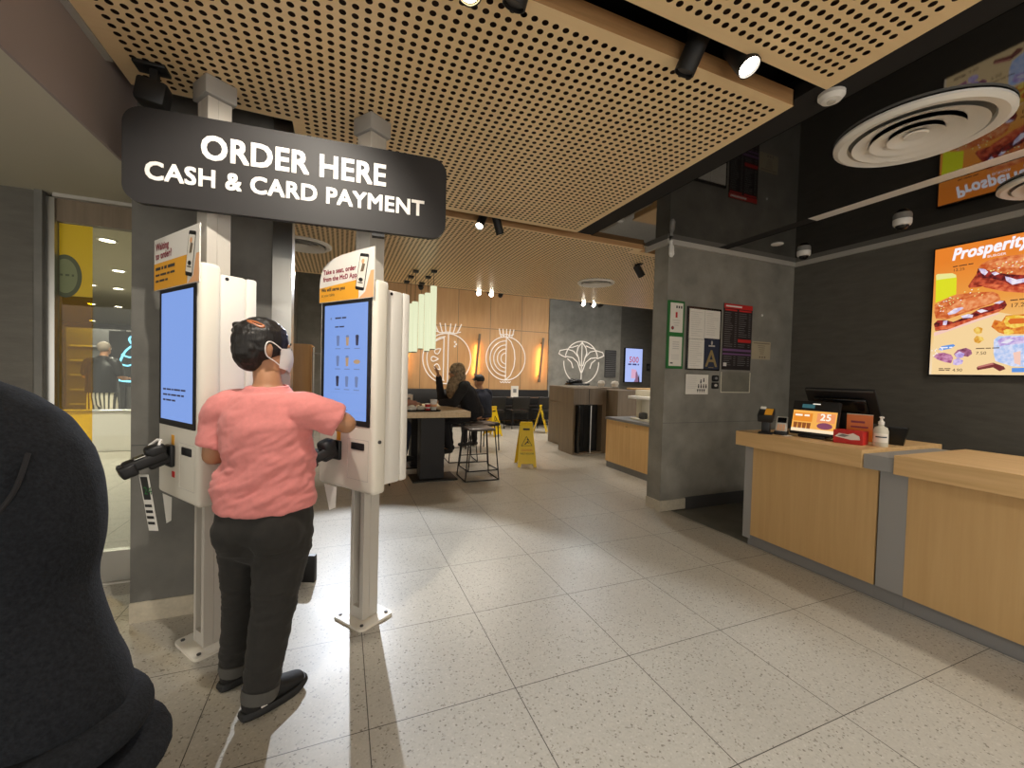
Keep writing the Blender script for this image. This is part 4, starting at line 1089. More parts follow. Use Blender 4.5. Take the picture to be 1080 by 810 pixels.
# maple cupboard with a drinks dispenser
t = thing('low_cupboard', 'low maple cupboard with two doors beside the grey pillar', 'cupboard', (2.99, 3.15, 0))
def kb(name, x0, x1, y0, y1, z0, z1, m, bev=0):
    return MB().box(x0 - 2.99, x1 - 2.99, y0 - 3.15, y1 - 3.15, z0, z1, bev=bev).build(name, m, t, smooth=0)
kb('carcass', 3.012, 3.6, 2.0, 3.63, .086, .715, 'maple_cab'); kb('plinth', 3.005, 3.58, 2.0, 3.62, 0, .085, 'grey')
for y0, y1 in ((3.07, 3.628), (2.51, 3.064), (2.0, 2.504)):
    d = kb('door', 2.99, 3.011, y0, y1, .09, .713, 'maple_cab')
    MB().cyl((2.989 - 2.99, y0 + .07 - 3.15, .66), (2.97 - 2.99, y0 + .07 - 3.15, .66), .008, seg=12).build('knob', 'maple', d)
kb('worktop', 2.975, 3.62, 1.9, 3.65, .7155, .748, 'grey')
t = thing('drinks_dispenser', 'white drinks dispenser on the low cupboard beside the pillar', 'dispenser', (3.22, 3.0, .7485), -PI / 2)
MB().box(-.24, .20, -.1, .18, 0, .03, bev=.006).box(-.22, -.10, -.02, .17, .03, .30, bev=.01).box(.06, .18, -.02, .17, .03, .30, bev=.01).build('body', 'cream', t)
MB().box(-.26, .22, -.14, .2, .301, .345, bev=.008).build('shelf', 'white2', t)
MB().box(-.2, .16, -.06, .16, .3455, .43, bev=.01).build('tank', 'cream', t)
MB().box(-.05, .04, -.12, -.02, .031, .12, bev=.02).build('tap', 'dgrey', t)
t = thing('side_counter', 'pale wood cabinet behind the drinks dispenser', 'cabinet', (4.86, 4.4, 0))
MB().box(-.5, .5, -.5, .5, 0, 1.12, bev=.004).build('carcass', 'maple_cab', t, smooth=0)
MB().box(-.52, .52, -.52, .52, 1.1205, 1.15, bev=.004).build('top', 'maple_top', t, smooth=0)

# rounded wooden booth seen between the kiosks
t = thing('booth_partition', 'curved tan wood booth screen with a steel rail seen between the kiosks', 'partition', (-1.32, 4.2, 0))
m = MB()
pr_ = [(-.9, 0), (.10, 0)] + [(.10 + .14 * math.sin(a), .14 - .14 * math.cos(a)) for a in [k * PI / 12 for k in range(1, 7)]] + [(.24, .7), (.20, .7), (.20, .14)] + [(-.9, .06)]
m.prism([(x, y) for x, y in pr_], -1.66, -.02, X=TR(rx=PI / 2)) if False else None
vs = [(x, y, .0) for x, y in pr_] + [(x, y, 1.66) for x, y in pr_]; n = len(pr_)
m._add(vs, [tuple(range(n)), tuple(range(2 * n - 1, n - 1, -1))] + [(i, (i + 1) % n, n + (i + 1) % n, n + i) for i in range(n)])
m.build('panel', 'tan', t)
MB().tube([(.26, .1, 0), (.26, .1, 1.63)], .014, 12).build('rail_post', 'steel', t)
MB().tube([(.26, .1, 1.55), (.55, .1, 1.55)], .012, 12).build('rail', 'steel', t)

# seating at the far wall
t = thing('wall_bench', 'long black upholstered bench along the far wall', 'bench', (2.2, 9.15, 0))
MB().box(-3.1, 2.75, -.35, .3, .10, .40, bev=.01).build('base', 'blackmt', t, smooth=0)
MB().box(-3.1, 2.75, -.36, .2, .401, .47, bev=.02).build('seat', 'leather', t)
MB().box(-3.1, 2.75, .2005, .34, .401, .90, bev=.02).build('backrest', 'leather', t)
def ctable(x, y, label):
    t = thing('dining_table', label, 'table', (x, y, 0), 0, 'dark tables at the far bench')
    MB().box(-.65, .65, -.33, .33, .70, .735, bev=.004).build('table_top', 'charcoal', t, smooth=0)
    for sx in (-.4, .4):
        MB().cyl((sx, 0, .012), (sx, 0, .6995), .03).build('column', 'blackmt', t); MB().box(sx - .2, sx + .2, -.22, .22, 0, .0115).build('foot', 'blackmt', t, smooth=0)
ctable(3.9, 8.55, 'dark table before the far bench, holding the white number stand'); ctable(2.3, 8.6, 'dark table before the far bench, behind the wet floor sign on the left')
def chair(x, y, rot, label):
    t = thing('dining_chair', label, 'chair', (x, y, 0), rot, 'black chairs before the far bench')
    MB().box(-.23, .23, -.22, .22, .40, .46, bev=.02).build('seat', 'leather', t)
    b = MB(TR(0, -.20, .46, rx=math.radians(8))); b.box(-.235, .235, -.03, .02, .02, .34, bev=.025, seg=3); b.build('backrest', 'leather', t)
    for sx in (-.2, .2):
        for sy in (-.19, .19): MB().tube([(sx, sy, .399), (sx * 1.1, sy * 1.1, 0)], .011, 8).build('leg', 'blackmt', t)
for i, (x, y, lb) in enumerate(((3.38, 8.0, 'left black chair of the pair at the far table, backs to the camera'), (4.10, 8.02, 'right black chair of the pair at the far table, backs to the camera'), (4.85, 8.35, 'black chair behind the edge-on wet floor sign'), (2.75, 8.05, 'black chair left of the pair at the far table'))):
    chair(x, y, (.02, -.03, .3, .1)[i], lb)
t = thing('number_stand', 'white table number card on the dark table at the far wall', 'table sign', (3.55, 8.6, .7355), .1)
MB().box(-.09, .09, -.05, .05, 0, .012).build('foot', 'white2', t, smooth=0)
m = MB(); m.box(-.11, .11, -.006, .006, .0125, .30); m.rect(-.05, .05, .12, .22, -.0065, 1); m.build('card', ['paper', 'grey'], t, smooth=0)

# pendants
def pendant(x, y, z0, z1, r, label):
    t = thing('pendant_lamp', label, 'pendant lamp', (x, y, ZC), 0, 'tall pale green tube pendants')
    MB().box(-.035, .035, -.035, .035, -.03, -.0005).build('ceiling_cap', 'blackmt', t, smooth=0)
    MB().cyl((0, 0, -.03), (0, 0, z1 + .005 - ZC), .003, seg=6).build('cord', 'blackmt', t)
    MB().lathe([(1e-6, z0 - ZC), (r * .96, z0 - ZC), (r, z0 - ZC + .01), (r, z1 - ZC - .01), (r * .96, z1 - ZC), (1e-6, z1 - ZC)], 8, X=TR(rz=PI / 8)).build('diffuser', 'pend', t, smooth=20)
    MB().lathe([(1e-6, z0 - ZC - .012), (r * .8, z0 - ZC - .012), (r * .8, z0 - ZC - .0005), (1e-6, z0 - ZC - .0005)], 8, X=TR(rz=PI / 8)).build('end_cap', 'brown', t, smooth=20)
pendant(.383, 3.88, 1.655, 2.48, .043, 'nearest pale green pendant tube in the right-hand cluster of three')
pendant(.380, 4.27, 1.645, 2.455, .043, 'middle pale green pendant tube in the right-hand cluster')
pendant(.372, 4.72, 1.70, 2.51, .043, 'farthest pale green pendant tube in the right-hand cluster')
pendant(.165, 4.0, 1.614, 2.275, .043, 'nearest pale green pendant tube in the left-hand cluster beside the kiosk')
pendant(.157, 4.36, 1.625, 2.30, .043, 'middle pale green pendant tube in the left-hand cluster beside the kiosk')
pendant(.150, 4.72, 1.625, 2.30, .043, 'farthest pale green pendant tube in the left-hand cluster beside the kiosk')

# ================================================================== drawings and sconces on the far wall
def arc(cx, cz, rx, rz, a0, a1, n=28): return [(cx + rx * math.cos(a0 + (a1 - a0) * k / n), 0, cz + rz * math.sin(a0 + (a1 - a0) * k / n)) for k in range(n + 1)]
RW = .015
def art(name, label, x, z, y, curves):
    t = thing(name, label, 'wall drawing', (x, y, z), 0, 'white vegetable line drawings on the far wall')
    for nm, pts, cl in curves: MB().tube(pts, RW, 6, closed=cl).build(nm, 'neonwhite', t)
    return t
# onion
c = [('outline', arc(0, 0, .60, .62, 0, 2 * PI, 48)[:-1], True), ('centre_line', [(0, 0, .62), (0, 0, -.62)], False)]
for r in (.48, .37, .26, .15): c.append(('ring', arc(0, .0, r, r * 1.04, PI / 2, 3 * PI / 2), False))
c.append(('skin_line', [(0, 0, .62), (.15, 0, .48), (.25, 0, .25), (.28, 0, 0), (.25, 0, -.25), (.15, 0, -.48), (0, 0, -.62)], False))
for k in range(5):
    x = -.20 + k * .1; c.append(('sprout', [(x * .8, 0, .60), (x, 0, .72), (x * 1.12, 0, .84)], False))
c.append(('sprout_base', [(-.22, 0, .70), (-.11, 0, .66), (0, 0, .7), (.11, 0, .66), (.22, 0, .70)], False))
c.append(('root', [(-.16 + .04 * k, 0, -.66 - (.04 if k % 2 else 0)) for k in range(9)], False))
art('onion_wall_art', 'white onion line drawing on the tan wall between two wall lights', 3.615, 1.79, YB - .03, c)
# pomegranate
c = [('outline', arc(0, 0, .66, .68, 0, 2 * PI, 48)[:-1], True), ('inner_outline', arc(0, 0, .55, .60, PI / 2 + .12, 3 * PI / 2 - .12), False),
     ('wall_line', [(-.10, 0, .60), (-.10, 0, -.60)], False), ('wall_line', [(.02, 0, .68), (.02, 0, -.68)], False), ('top_line', [(-.10, 0, .56), (-.25, 0, .50), (-.38, 0, .42)], False)]
for (x, z, a) in ((-.26, .2, .7), (-.34, -.02, 0), (-.26, -.24, -.7)):
    pts = []
    for k in range(14):
        tt = 2 * PI * k / 14; px = .095 * math.cos(tt); pz = .055 * math.sin(tt) * (1 - .7 * math.cos(tt))
        pts.append((x + px * math.cos(a) - pz * math.sin(a), 0, z + px * math.sin(a) + pz * math.cos(a)))
    c.append(('seed', pts, True))
for x, z in ((.20, .46), (.20, .34), (.24, .40)): c.append(('dot', arc(x, z, .014, .014, 0, 2 * PI, 8)[:-1], True))
for k, x in enumerate((-.34, -.2, -.07, .07, .2, .34)): c.append(('crown_line', [(x * .75, 0, .70), (x * .9, 0, .80), (x * 1.1, 0, .95)], False))
c.append(('crown_base', [(-.36, 0, .74), (-.2, 0, .69), (0, 0, .72), (.2, 0, .69), (.36, 0, .74)], False))
art('pomegranate_wall_art', 'white pomegranate line drawing on the tan wall behind the pendants', 1.91, 1.72, YB - .03, c)
# cabbage
c = [('outline', arc(0, -.05, .62, .64, PI * .98, 2 * PI * 1.01, 40), False), ('stem', [(0, 0, .62), (0, 0, -.72)], False),
     ('top_leaf', arc(0, .05, .58, .56, .18, PI - .18, 30), False)]
for s in (-1, 1):
    c.append(('side_leaf', [(s * .04, 0, -.15), (s * .12, 0, .12), (s * .30, 0, .30), (s * .52, 0, .35), (s * .76, 0, .30), (s * .80, 0, .20), (s * .68, 0, .14), (s * .55, 0, .10)], False))
    c.append(('leaf_vein', [(s * .02, 0, -.35), (s * .14, 0, -.04), (s * .32, 0, .10), (s * .56, 0, .13)], False))
    c.append(('leaf_fold', [(s * .30, 0, -.22), (s * .36, 0, -.05), (s * .50, 0, .06)], False))
    c.append(('inner_leaf', [(0, 0, .58), (s * .14, 0, .42), (s * .18, 0, .25), (s * .10, 0, .08)], False))
    c.append(('vein', [(s * .14, 0, .48), (s * .32, 0, .42), (s * .46, 0, .40)], False))
    c.append(('root', [(0, 0, -.70), (s * .06, 0, -.74)], False))
art('cabbage_wall_art', 'white cabbage line drawing on the grey concrete wall', 6.10, 1.80, YB - .08, c)
for x, z0, z1, lb in ((.78, 1.22, 2.42, 'dark bar wall light left of the pomegranate drawing, beside the kiosk'), (2.74, 1.22, 2.44, 'dark bar wall light between the pomegranate and onion drawings'), (4.70, 1.22, 2.44, 'dark bar wall light right of the onion drawing')):
    t = thing('wall_light', lb, 'wall light', (x - .05, YB, z0), 0, 'dark bar wall lights'); t.rotation_euler = (0, math.radians(4.5), 0)
    MB().box(-.03, .03, -.14, -.11, 0, z1 - z0, bev=.004).build('bar', 'brown', t, smooth=0)
    for zz in (.1, z1 - z0 - .15): MB().cyl((0, -.1095, zz), (0, 0, zz), .014, seg=10).build('bracket', 'blackmt', t)
    MB().box(-.010, .010, -.1095, -.106, .06, z1 - z0 - .30).build('light_strip', 'sconceglow', t, smooth=0)
    MB().box(-.04, .04, -.15, -.10, -.09, -.001, bev=.01).build('end_cap', 'brown', t, smooth=0)
t = thing('louvre_vent', 'dark louvred wall vent right of the cabbage drawing', 'wall vent', (7.17, YB - .052, 1.33))
MB().box(-.21, .21, -.02, 0, 0, .86).build('frame', 'dgrey', t, smooth=0)
for k in range(14): MB(TR(0, -.028, .05 + k * .058, rx=.5)).box(-.19, .19, -.018, .006, -.004, .004).build('slat', 'grey', t, smooth=0)
# small advertising screen
t = thing('advert_screen', 'pale blue portrait advert screen on the far wall beside the pillar', 'screen', (8.05, YB - .022, 1.20))
MB().box(-.34, .37, -.07, 0, -.02, 1.10, bev=.004).build('frame', 'blackgl', t, smooth=0)
m = MB(); m.rect(-.32, .35, 0, 1.08, -.0705, 0)
m.text('500', .27, .015, .63, -.071, 1, 'CENTER', bold=.002, sx=.95); m.scribble(-.21, .545, -.071, 2, .05, (.13, .16, .05))
m.flat([(-.08, .12), (.12, .12), (.13, .40), (-.07, .42)], -.071, 3); m.flat([(.04, 0), (.22, 0), (.20, .2), (.14, .36), (.10, .3), (.10, .12)], -.0715, 4); m.flat([(.16, 0), (.27, 0), (.24, .26)], -.0712, 5)
m.build('display', [emis('advert_blue', (178, 194, 250), .95), emis('advert_red', (196, 70, 90), .9), emis('advert_navy', (70, 70, 130), .8), emis('advert_pink', (226, 176, 206), .9), emis('advert_mauve', (150, 110, 140), .8), emis('advert_dark', (60, 50, 70), .5)], t, smooth=0)
t = thing('wall_switch', 'small black wall switch right of the pale blue advert screen', 'switch', (8.70, YB - .021, 1.70))
MB().box(-.07, .07, -.03, 0, -.11, .11, bev=.01).build('plate', 'black', t); MB().box(-.03, .03, -.04, -.0305, -.05, .05, bev=.004).build('button', 'dgrey', t)
t = thing('floor_device', 'black flat device standing on the floor behind the woman in pink', 'floor box', (-.93, 1.30, 0), math.radians(-20))
MB().box(-.085, .085, -.02, .02, .0, .17, bev=.006).build('case', 'black', t); MB().box(-.02, .02, -.0215, -.0203, .03, .14, bev=0).build('slot', 'blackgl', t, smooth=0)

# ================================================================== mall outside
t = thing('door_sticker', 'yellow film with a round green seal on the shopfront glass', 'sticker', (-2.2615, 1.6655, 0))
MB().rect(.003, .153, 1.745, 2.165, 0).build('film', 'yfilm', t, smooth=0, recalc=False)
MB().rect(.003, .153, .21, 1.744, 0).build('clear_film', 'yglass', t, smooth=0, recalc=False)
m = MB(); m.ell(.03, 1.86, .075, .125, -.0006, 0, 32, a0=-1.95, a1=1.95); m.ell(.03, 1.86, .055, .10, -.0009, 1, 32, a0=-2.0, a1=2.0); m.scribble(.008, 1.86, -.0012, 0, .012, (.012, .018, .010))
m.build('seal', ['seal2', 'seal'], t, smooth=0, recalc=False)
t = thing('mall_barrier', 'low white barrier in the mall beyond the shopfront glass', 'barrier', (-4.6, 6.6, 0))
MB().box(-2.5, 1.2, -.05, .05, 0, .60, bev=.01).build('panel', 'white2', t, smooth=0); MB().box(-2.5, 1.2, -.08, .08, .601, .64, bev=.01).build('rail', 'steel', t)
MALL = []
for k, (x, y) in enumerate(((-4.86, 9.05), (-5.85, 11.6), (-7.47, 15.76), (-6.27, 11.34), (-8.02, 15.47), (-10.9, 22.3), (-4.0, 6.5), (-4.4, 4.4))):
    lb = ('mall downlight seen through the shopfront, right row nearest', 'mall downlight seen through the shopfront, right row middle', 'mall downlight seen through the shopfront, right row farthest', 'mall downlight seen through the shopfront, left row nearest', 'mall downlight seen through the shopfront, left row middle', 'mall downlight seen through the shopfront, left row farthest', 'mall downlight above the shopfront walkway, deeper one', 'mall downlight above the shopfront walkway, nearer one')[k]
    t = thing('mall_downlight', lb, 'downlight', (x, y, 3.1995), 0, 'downlights in the mall ceiling')
    MB().lathe([(.09, 0), (.12, 0), (.12, -.02), (.09, -.02), (.09, 0)], 24).build('ring', 'white2', t)
    MB().lathe([(1e-6, -.004), (.088, -.004), (.088, -.01), (1e-6, -.01)], 24).build('lens', 'lampglow', t)
    MALL.append((x, y))
t = thing('mall_shop', 'dark mall shop with a blue neon sign beyond the barrier', 'shopfront', (-7.2, 11.9, 0))
MB().box(-1.6, 2.6, .0, 1.0, 0, 2.2).build('front', 'dgrey', t, smooth=0)
for x in (-1.0, .15, 1.3): MB().box(x, x + .09, -.05, -.0005, 0, 2.2).build('mullion', 'black', t, smooth=0)
for k in range(5): MB().box(.32, 1.25, -.03, -.0005, .3 + k * .36, .34 + k * .36).build('shelf', 'grey', t, smooth=0)
t = thing('neon_sign', 'blue looping neon sign in the mall shop window', 'neon sign', (-5.62, 10.8, 1.0))
ne = emis('blue_neon', (120, 210, 255), 3.0)
pts = [(.35, 0, .78), (.28, 0, .92), (.36, 0, 1.0), (.42, 0, .9), (.34, 0, .78), (.2, 0, .62), (.08, 0, .3), (.0, 0, .06), (.1, 0, -.04), (.36, 0, -.06), (.44, 0, .06), (.36, 0, .12)]
def smooth_pts(p, n=5):
    out = []; p = [Vector(q) for q in p]
    for i in range(len(p) - 1):
        a, b, c_, d = p[max(i - 1, 0)], p[i], p[i + 1], p[min(i + 2, len(p) - 1)]
        for k in range(n):
            u = k / n
            out.append(.5 * ((2 * b) + (c_ - a) * u + (2 * a - 5 * b + 4 * c_ - d) * u * u + (3 * b - a - 3 * c_ + d) * u ** 3))
    out.append(p[-1]); return out
MB().tube(smooth_pts(pts), .022, 8).build('tube', ne, t); MB().tube(smooth_pts([(.14, 0, .56), (.3, 0, .5), (.46, 0, .6)]), .018, 8).build('tube', ne, t); MB().tube(smooth_pts([(.08, 0, .36), (.26, 0, .3), (.44, 0, .42)]), .018, 8).build('tube', ne, t)
MB().box(-.1, .6, .03, .06, -.2, 1.1).build('backing', 'black', t, smooth=0)
MB().box(.2, .26, .0601, .8, .0, .06).build('mounting_arm', 'black', t, smooth=0)
# ================================================================== people
def cr(p, i, u):
    a, b, c_, d = p[max(i - 1, 0)], p[i], p[i + 1], p[min(i + 2, len(p) - 1)]
    return .5 * ((2 * b) + (c_ - a) * u + (2 * a - 5 * b + 4 * c_ - d) * u * u + (3 * b - a - 3 * c_ + d) * u ** 3)
class Flesh:
    """closed lofts that overlap and are then merged into one continuous skin"""
    def __init__(s): s.mb = MB()
    def loft(s, rings, seg=20, sub=4, caps=True):
        # ring: (centre, half width, half depth, width axis)
        C_ = [Vector(r[0]) for r in rings]; A = [Vector((r[1], r[2], 0)) for r in rings]; W = [Vector(r[3]).normalized() for r in rings]
        cs, ab, ws = [], [], []
        for i in range(len(rings) - 1):
            for k in range(sub):
                u = k / sub
                cs.append(cr(C_, i, u)); q = cr(A, i, u); ab.append((max(q.x, .002), max(q.y, .002))); ws.append((W[i].lerp(W[i + 1], u)).normalized())
        cs.append(C_[-1]); ab.append((A[-1].x, A[-1].y)); ws.append(W[-1])
        n = len(cs)
        t0 = (cs[1] - cs[0]).normalized(); t1 = (cs[-1] - cs[-2]).normalized()
        # rounded caps
        pre, post = [], []
        if caps:
            for f, sc in ((.85, .5), (.55, .85)):
                pre.append((cs[0] - t0 * min(ab[0]) * f, (ab[0][0] * sc, ab[0][1] * sc), ws[0]))
                post.insert(0, (cs[-1] + t1 * min(ab[-1]) * f, (ab[-1][0] * sc, ab[-1][1] * sc), ws[-1]))
        allr = pre + list(zip(cs, ab, ws)) + post
        vs = []; n = len(allr)
        for i, (c_, (a, b), w) in enumerate(allr):
            t = (allr[min(i + 1, n - 1)][0] - allr[max(i - 1, 0)][0]).normalized()
            w = (w - t * w.dot(t)).normalized(); d = t.cross(w)
            for k in range(seg):
                an = 2 * PI * k / seg
                vs.append(c_ + w * a * math.cos(an) + d * b * math.sin(an))
        fs = []
        for i in range(n - 1):
            for k in range(seg):
                k2 = (k + 1) % seg
                fs.append((i * seg + k, i * seg + k2, (i + 1) * seg + k2, (i + 1) * seg + k))
        fs.append(tuple(range(seg - 1, -1, -1))); fs.append(tuple((n - 1) * seg + k for k in range(seg)))
        s.mb._add(vs, fs); return s
    def limb(s, pts, radii, seg=14, sub=4, flat=1.0, axis=(1, 0, 0), caps=True):
        return s.loft([(p, r, r * flat, axis) for p, r in zip(pts, radii)], seg, sub, caps)
    def ball(s, c, r, sc=(1, 1, 1), X=None):
        T = Matrix.Translation(c) @ (X or Matrix.Identity(4)) @ Matrix.Diagonal((sc[0], sc[1], sc[2], 1))
        s.mb.sphere((0, 0, 0), r, 0, 20, 14, X=T); return s
    def build(s, name, m, parent, voxel=.008, smooth=3, fn=None, inv=None, mats=None, split=None):
        bmesh.ops.recalc_face_normals(s.mb.bm, faces=s.mb.bm.faces)
        me = bpy.data.meshes.new(name); s.mb.bm.to_mesh(me); s.mb.bm.free()
        o = bpy.data.objects.new(name, me); COL.objects.link(o)
        md = o.modifiers.new('r', 'REMESH'); md.mode = 'VOXEL'; md.voxel_size = voxel
        if smooth:
            sm = o.modifiers.new('s', 'SMOOTH'); sm.factor = .5; sm.iterations = smooth
        dg = bpy.context.evaluated_depsgraph_get(); dg.update()
        me2 = bpy.data.meshes.new_from_object(o.evaluated_get(dg))
        bpy.data.objects.remove(o); bpy.data.meshes.remove(me)
        if fn:
            nn = [v.normal.copy() for v in me2.vertices]
            for v, n_ in zip(me2.vertices, nn): v.co = v.co + fn(v.co, n_)
        if inv is not None: me2.transform(inv)
        me2.name = name
        for q in (mats or [m]): me2.materials.append(M[q] if isinstance(q, str) else q)
        me2.shade_smooth()
        if split:
            for p in me2.polygons: p.material_index = split(p.center)
        o = bpy.data.objects.new(name, me2); COL.objects.link(o); o.parent = parent
        return o
def hand(fl, wrist, fwd, side, up, curl=.5, size=1.0, thumb=1):
    """palm, four unequal fingers and a thumb from the side of the palm; fwd towards the fingertips, side towards the thumb, up out of the back of the hand"""
    fwd, side, up = Vector(fwd).normalized(), Vector(side).normalized(), Vector(up).normalized()
    w = Vector(wrist)
    fl.loft([(w, .026 * size, .018 * size, side), (w + fwd * .035 * size, .038 * size, .016 * size, side), (w + fwd * .085 * size, .041 * size, .013 * size, side)], 14, 3)
    for k, ln in enumerate((.070, .080, .075, .058)):
        b = w + fwd * (.085 - (.006 if k in (0, 3) else 0)) * size + side * (.030 - .020 * k) * size
        pts = [b - fwd * .015 * size]; a = 0; p = b
        for j, fr in enumerate((.45, .30, .25)):
            pts.append(p.copy()); a += curl * (.5 if j == 0 else .75)
            p = p + (fwd * math.cos(a) - up * math.sin(a)) * ln * fr * size
        pts.append(p)
        fl.limb(pts, [.0088 * size, .0088 * size, .0084 * size, .0078 * size, .0066 * size], 10, 3, axis=side)
    b = w + fwd * .03 * size + side * .028 * size
    fl.limb([b, b + side * .022 * size + fwd * .02 * size - up * .008 * size, b + side * .034 * size + fwd * .045 * size - up * .018 * size, b + side * .036 * size + fwd * .068 * size - up * .028 * size], [.014 * size, .0115 * size, .0098 * size, .0078 * size], 10, 3, axis=up)
def head(fl, c, face, up=(0, 0, 1), s=1.0, neck=None):
    """skull with brow, nose, lips, chin and ears looking along face"""
    up = Vector(up).normalized(); f = Vector(face); f = (f - up * f.dot(up)).normalized(); r = f.cross(up)
    c = Vector(c)
    def P(x, y, z): return c + (r * x + f * y + up * z) * s
    R_ = Matrix((r, f, up)).transposed().to_4x4()
    fl.ball(P(0, -.012, .025), 1, (.076 * s, .095 * s, .092 * s), R_)
    fl.ball(P(0, .02, -.045), 1, (.060 * s, .072 * s, .072 * s), R_)
    fl.ball(P(0, .060, -.088), 1, (.026 * s, .022 * s, .022 * s), R_)
    fl.loft([(P(0, .082, .012), .008 * s, .008 * s, r), (P(0, .098, -.018), .012 * s, .012 * s, r), (P(0, .100, -.032), .016 * s, .012 * s, r)], 10, 3)
    fl.ball(P(0, .080, -.060), 1, (.024 * s, .012 * s, .007 * s), R_); fl.ball(P(0, .079, -.070), 1, (.021 * s, .012 * s, .008 * s), R_)
    for sx in (-1, 1):
        fl.ball(P(sx * .032, .077, .016), 1, (.020 * s, .010 * s, .008 * s), R_)
        fl.loft([(P(sx * .074, -.012, -.035), .006 * s, .012 * s, r), (P(sx * .081, -.018, -.008), .007 * s, .018 * s, r), (P(sx * .080, -.016, .022), .006 * s, .015 * s, r)], 10, 3)
    return P, R_
def face_details(t, P, R_, s=1.0, inv=None):
    m = MB(inv)
    for sx in (-1, 1):
        m.sphere(P(sx * .032, .079, .002), .0115 * s, 0, 12, 8); m.sphere(P(sx * .032, .0875, .002), .0055 * s, 1, 10, 6)
        m.tube([P(sx * .018, .089, .022), P(sx * .034, .088, .027), P(sx * .050, .078, .020)], .0032 * s, 6, 1)
    m.tube([P(-.022, .0885, -.064), P(0, .093, -.0645), P(.022, .0885, -.064)], .0028 * s, 6, 2)
    m.build('face_features', ['white2', 'ink', 'maroon'], t)

# ---------------------------------------------------------------- the woman at the right kiosk
wo = (-1.0, .36, 0)
t = thing('person', 'woman in pink t-shirt and black jeans touching the right kiosk screen', 'person', wo)
INV = Matrix.Translation((-wo[0], -wo[1], 0))
F = Vector((.42, .907, 0)); Rr = Vector((.907, -.42, 0)); UP = Vector((0, 0, 1))     # facing and right-hand directions of the torso
V = Vector
hipR, kneeR, ankR = V((-.925, .335, .70)), V((-.955, .275, .40)), V((-.992, .232, .085))
hipL, kneeL, ankL = V((-1.085, .405, .70)), V((-1.100, .425, .375)), V((-1.117, .435, .085))
pel = V((-1.003, .372, .735)); wst = V((-.992, .372, .93)); chs = V((-1.005, .378, 1.12)); nkb = V((-1.003, .392, 1.262)); nkt = V((-1.010, .405, 1.34))
shR, elR, wrR = V((-.838, .300, 1.182)), V((-.694, .290, 1.122)), V((-.722, .535, 1.135))
shL, elL, wrL = V((-1.172, .452, 1.175)), V((-1.205, .455, .985)), V((-1.085, .640, .99))
HF = Rr * .62 + F * .78                                              # head turned to the right
hc = V((-1.012, .410, 1.432))
b = Flesh()
b.loft([(pel - UP * .06, .16, .105, Rr), (pel + UP * .04, .168, .115, Rr), (wst, .145, .105, Rr), (chs, .155, .105, Rr), (chs + UP * .09, .12, .075, Rr), (nkb, .062, .060, Rr)])
b.limb([nkb - UP * .03, nkb + UP * .03, nkt, hc - UP * .03], [.062, .054, .052, .05])
Pw, Rw = head(b, hc, HF, s=.97)
b.limb([shR, (shR + elR) / 2, elR], [.050, .046, .040]); b.limb([elR, elR.lerp(wrR, .4), wrR], [.040, .038, .026])
b.limb([shL, (shL + elL) / 2, elL], [.052, .050, .043]); b.limb([elL, elL.lerp(wrL, .4), wrL], [.043, .039, .026])
b.limb([shL + UP * .0, nkb - UP * .05, shR], [.05, .05, .05])
hand(b, wrR, (-.08, .99, .06), (-.95, -.1, .25), (.2, -.1, .95), .22, .92)
hand(b, wrL, (.55, .8, .1), (.5, -.4, .7), (-.6, .45, .65), .55, .92)
b.limb([hipR, kneeR, ankR], [.085, .055, .028]); b.limb([hipL, kneeL, ankL], [.085, .055, .028])
b.build('body', 'skin', t, .006, 2, inv=INV)
face_details(t, Pw, Rw, .97, INV)
# hair: cap swept up to a twisted knot
def hairfn(co, n): return n * (noise.noise(co * 38) * .0035 + noise.noise(V((co.x * 20, co.y * 20, co.z * 90))) * .0025)
h = Flesh()
def PH(x, y, z): return Pw(x, y, z)
h.ball(PH(0, -.022, .034), 1, (.085, .108, .100), Rw)
h.ball(PH(0, -.068, .0), 1, (.074, .062, .088), Rw)
h.ball(PH(0, -.058, -.050), 1, (.056, .050, .048), Rw)
for k in range(9):
    a = k / 8 * 2 * PI * 1.1; h.ball(PH(-.020 + .034 * math.cos(a), -.103 + .004 * math.sin(a * 2) - .008 * math.cos(a), .058 + .034 * math.sin(a)), .019)
h.ball(PH(-.020, -.100, .058), .022)
h.build('hair', 'hair', t, .006, 3, hairfn, INV)
m = MB(INV); m.tube(smooth_pts([PH(.030, -.082, .112), PH(.052, -.060, .108), PH(.071, -.034, .093), PH(.070, -.048, .089), PH(.048, -.074, .103), PH(.030, -.082, .112)]), .0045, 8); m.build('hair_clip', 'clip', t)
# face mask with ear loops
mk = MB(INV); rows = []
for i in range(9):
    v = i / 8; row = []
    for k in range(17):
        u = -1 + 2 * k / 16; a = u * 1.25
        z = .004 - .112 * v
        bul = 1.0 + .16 * math.sin(PI * v) * math.cos(a)
        rx, ry = (.072 - .012 * v) * 1.02, (.094 - .008 * v) * bul
        row.append(Pw(rx * math.sin(a), .006 + ry * math.cos(a) * 1.0, z * (1 - .25 * abs(u))))
    rows.append(row)
vs = [p for r_ in rows for p in r_] + [p + (V(hc) - p).normalized() * .004 for r_ in rows for p in r_]
fs = []; n_ = 17 * 9
for i in range(8):
    for k in range(16):
        q = (i * 17 + k, i * 17 + k + 1, (i + 1) * 17 + k + 1, (i + 1) * 17 + k); fs.append(q); fs.append(tuple(x + n_ for x in reversed(q)))
mk._add(vs, fs); mk = mk.build('face_mask', 'mask', t, smooth=80)
ml = MB(INV)
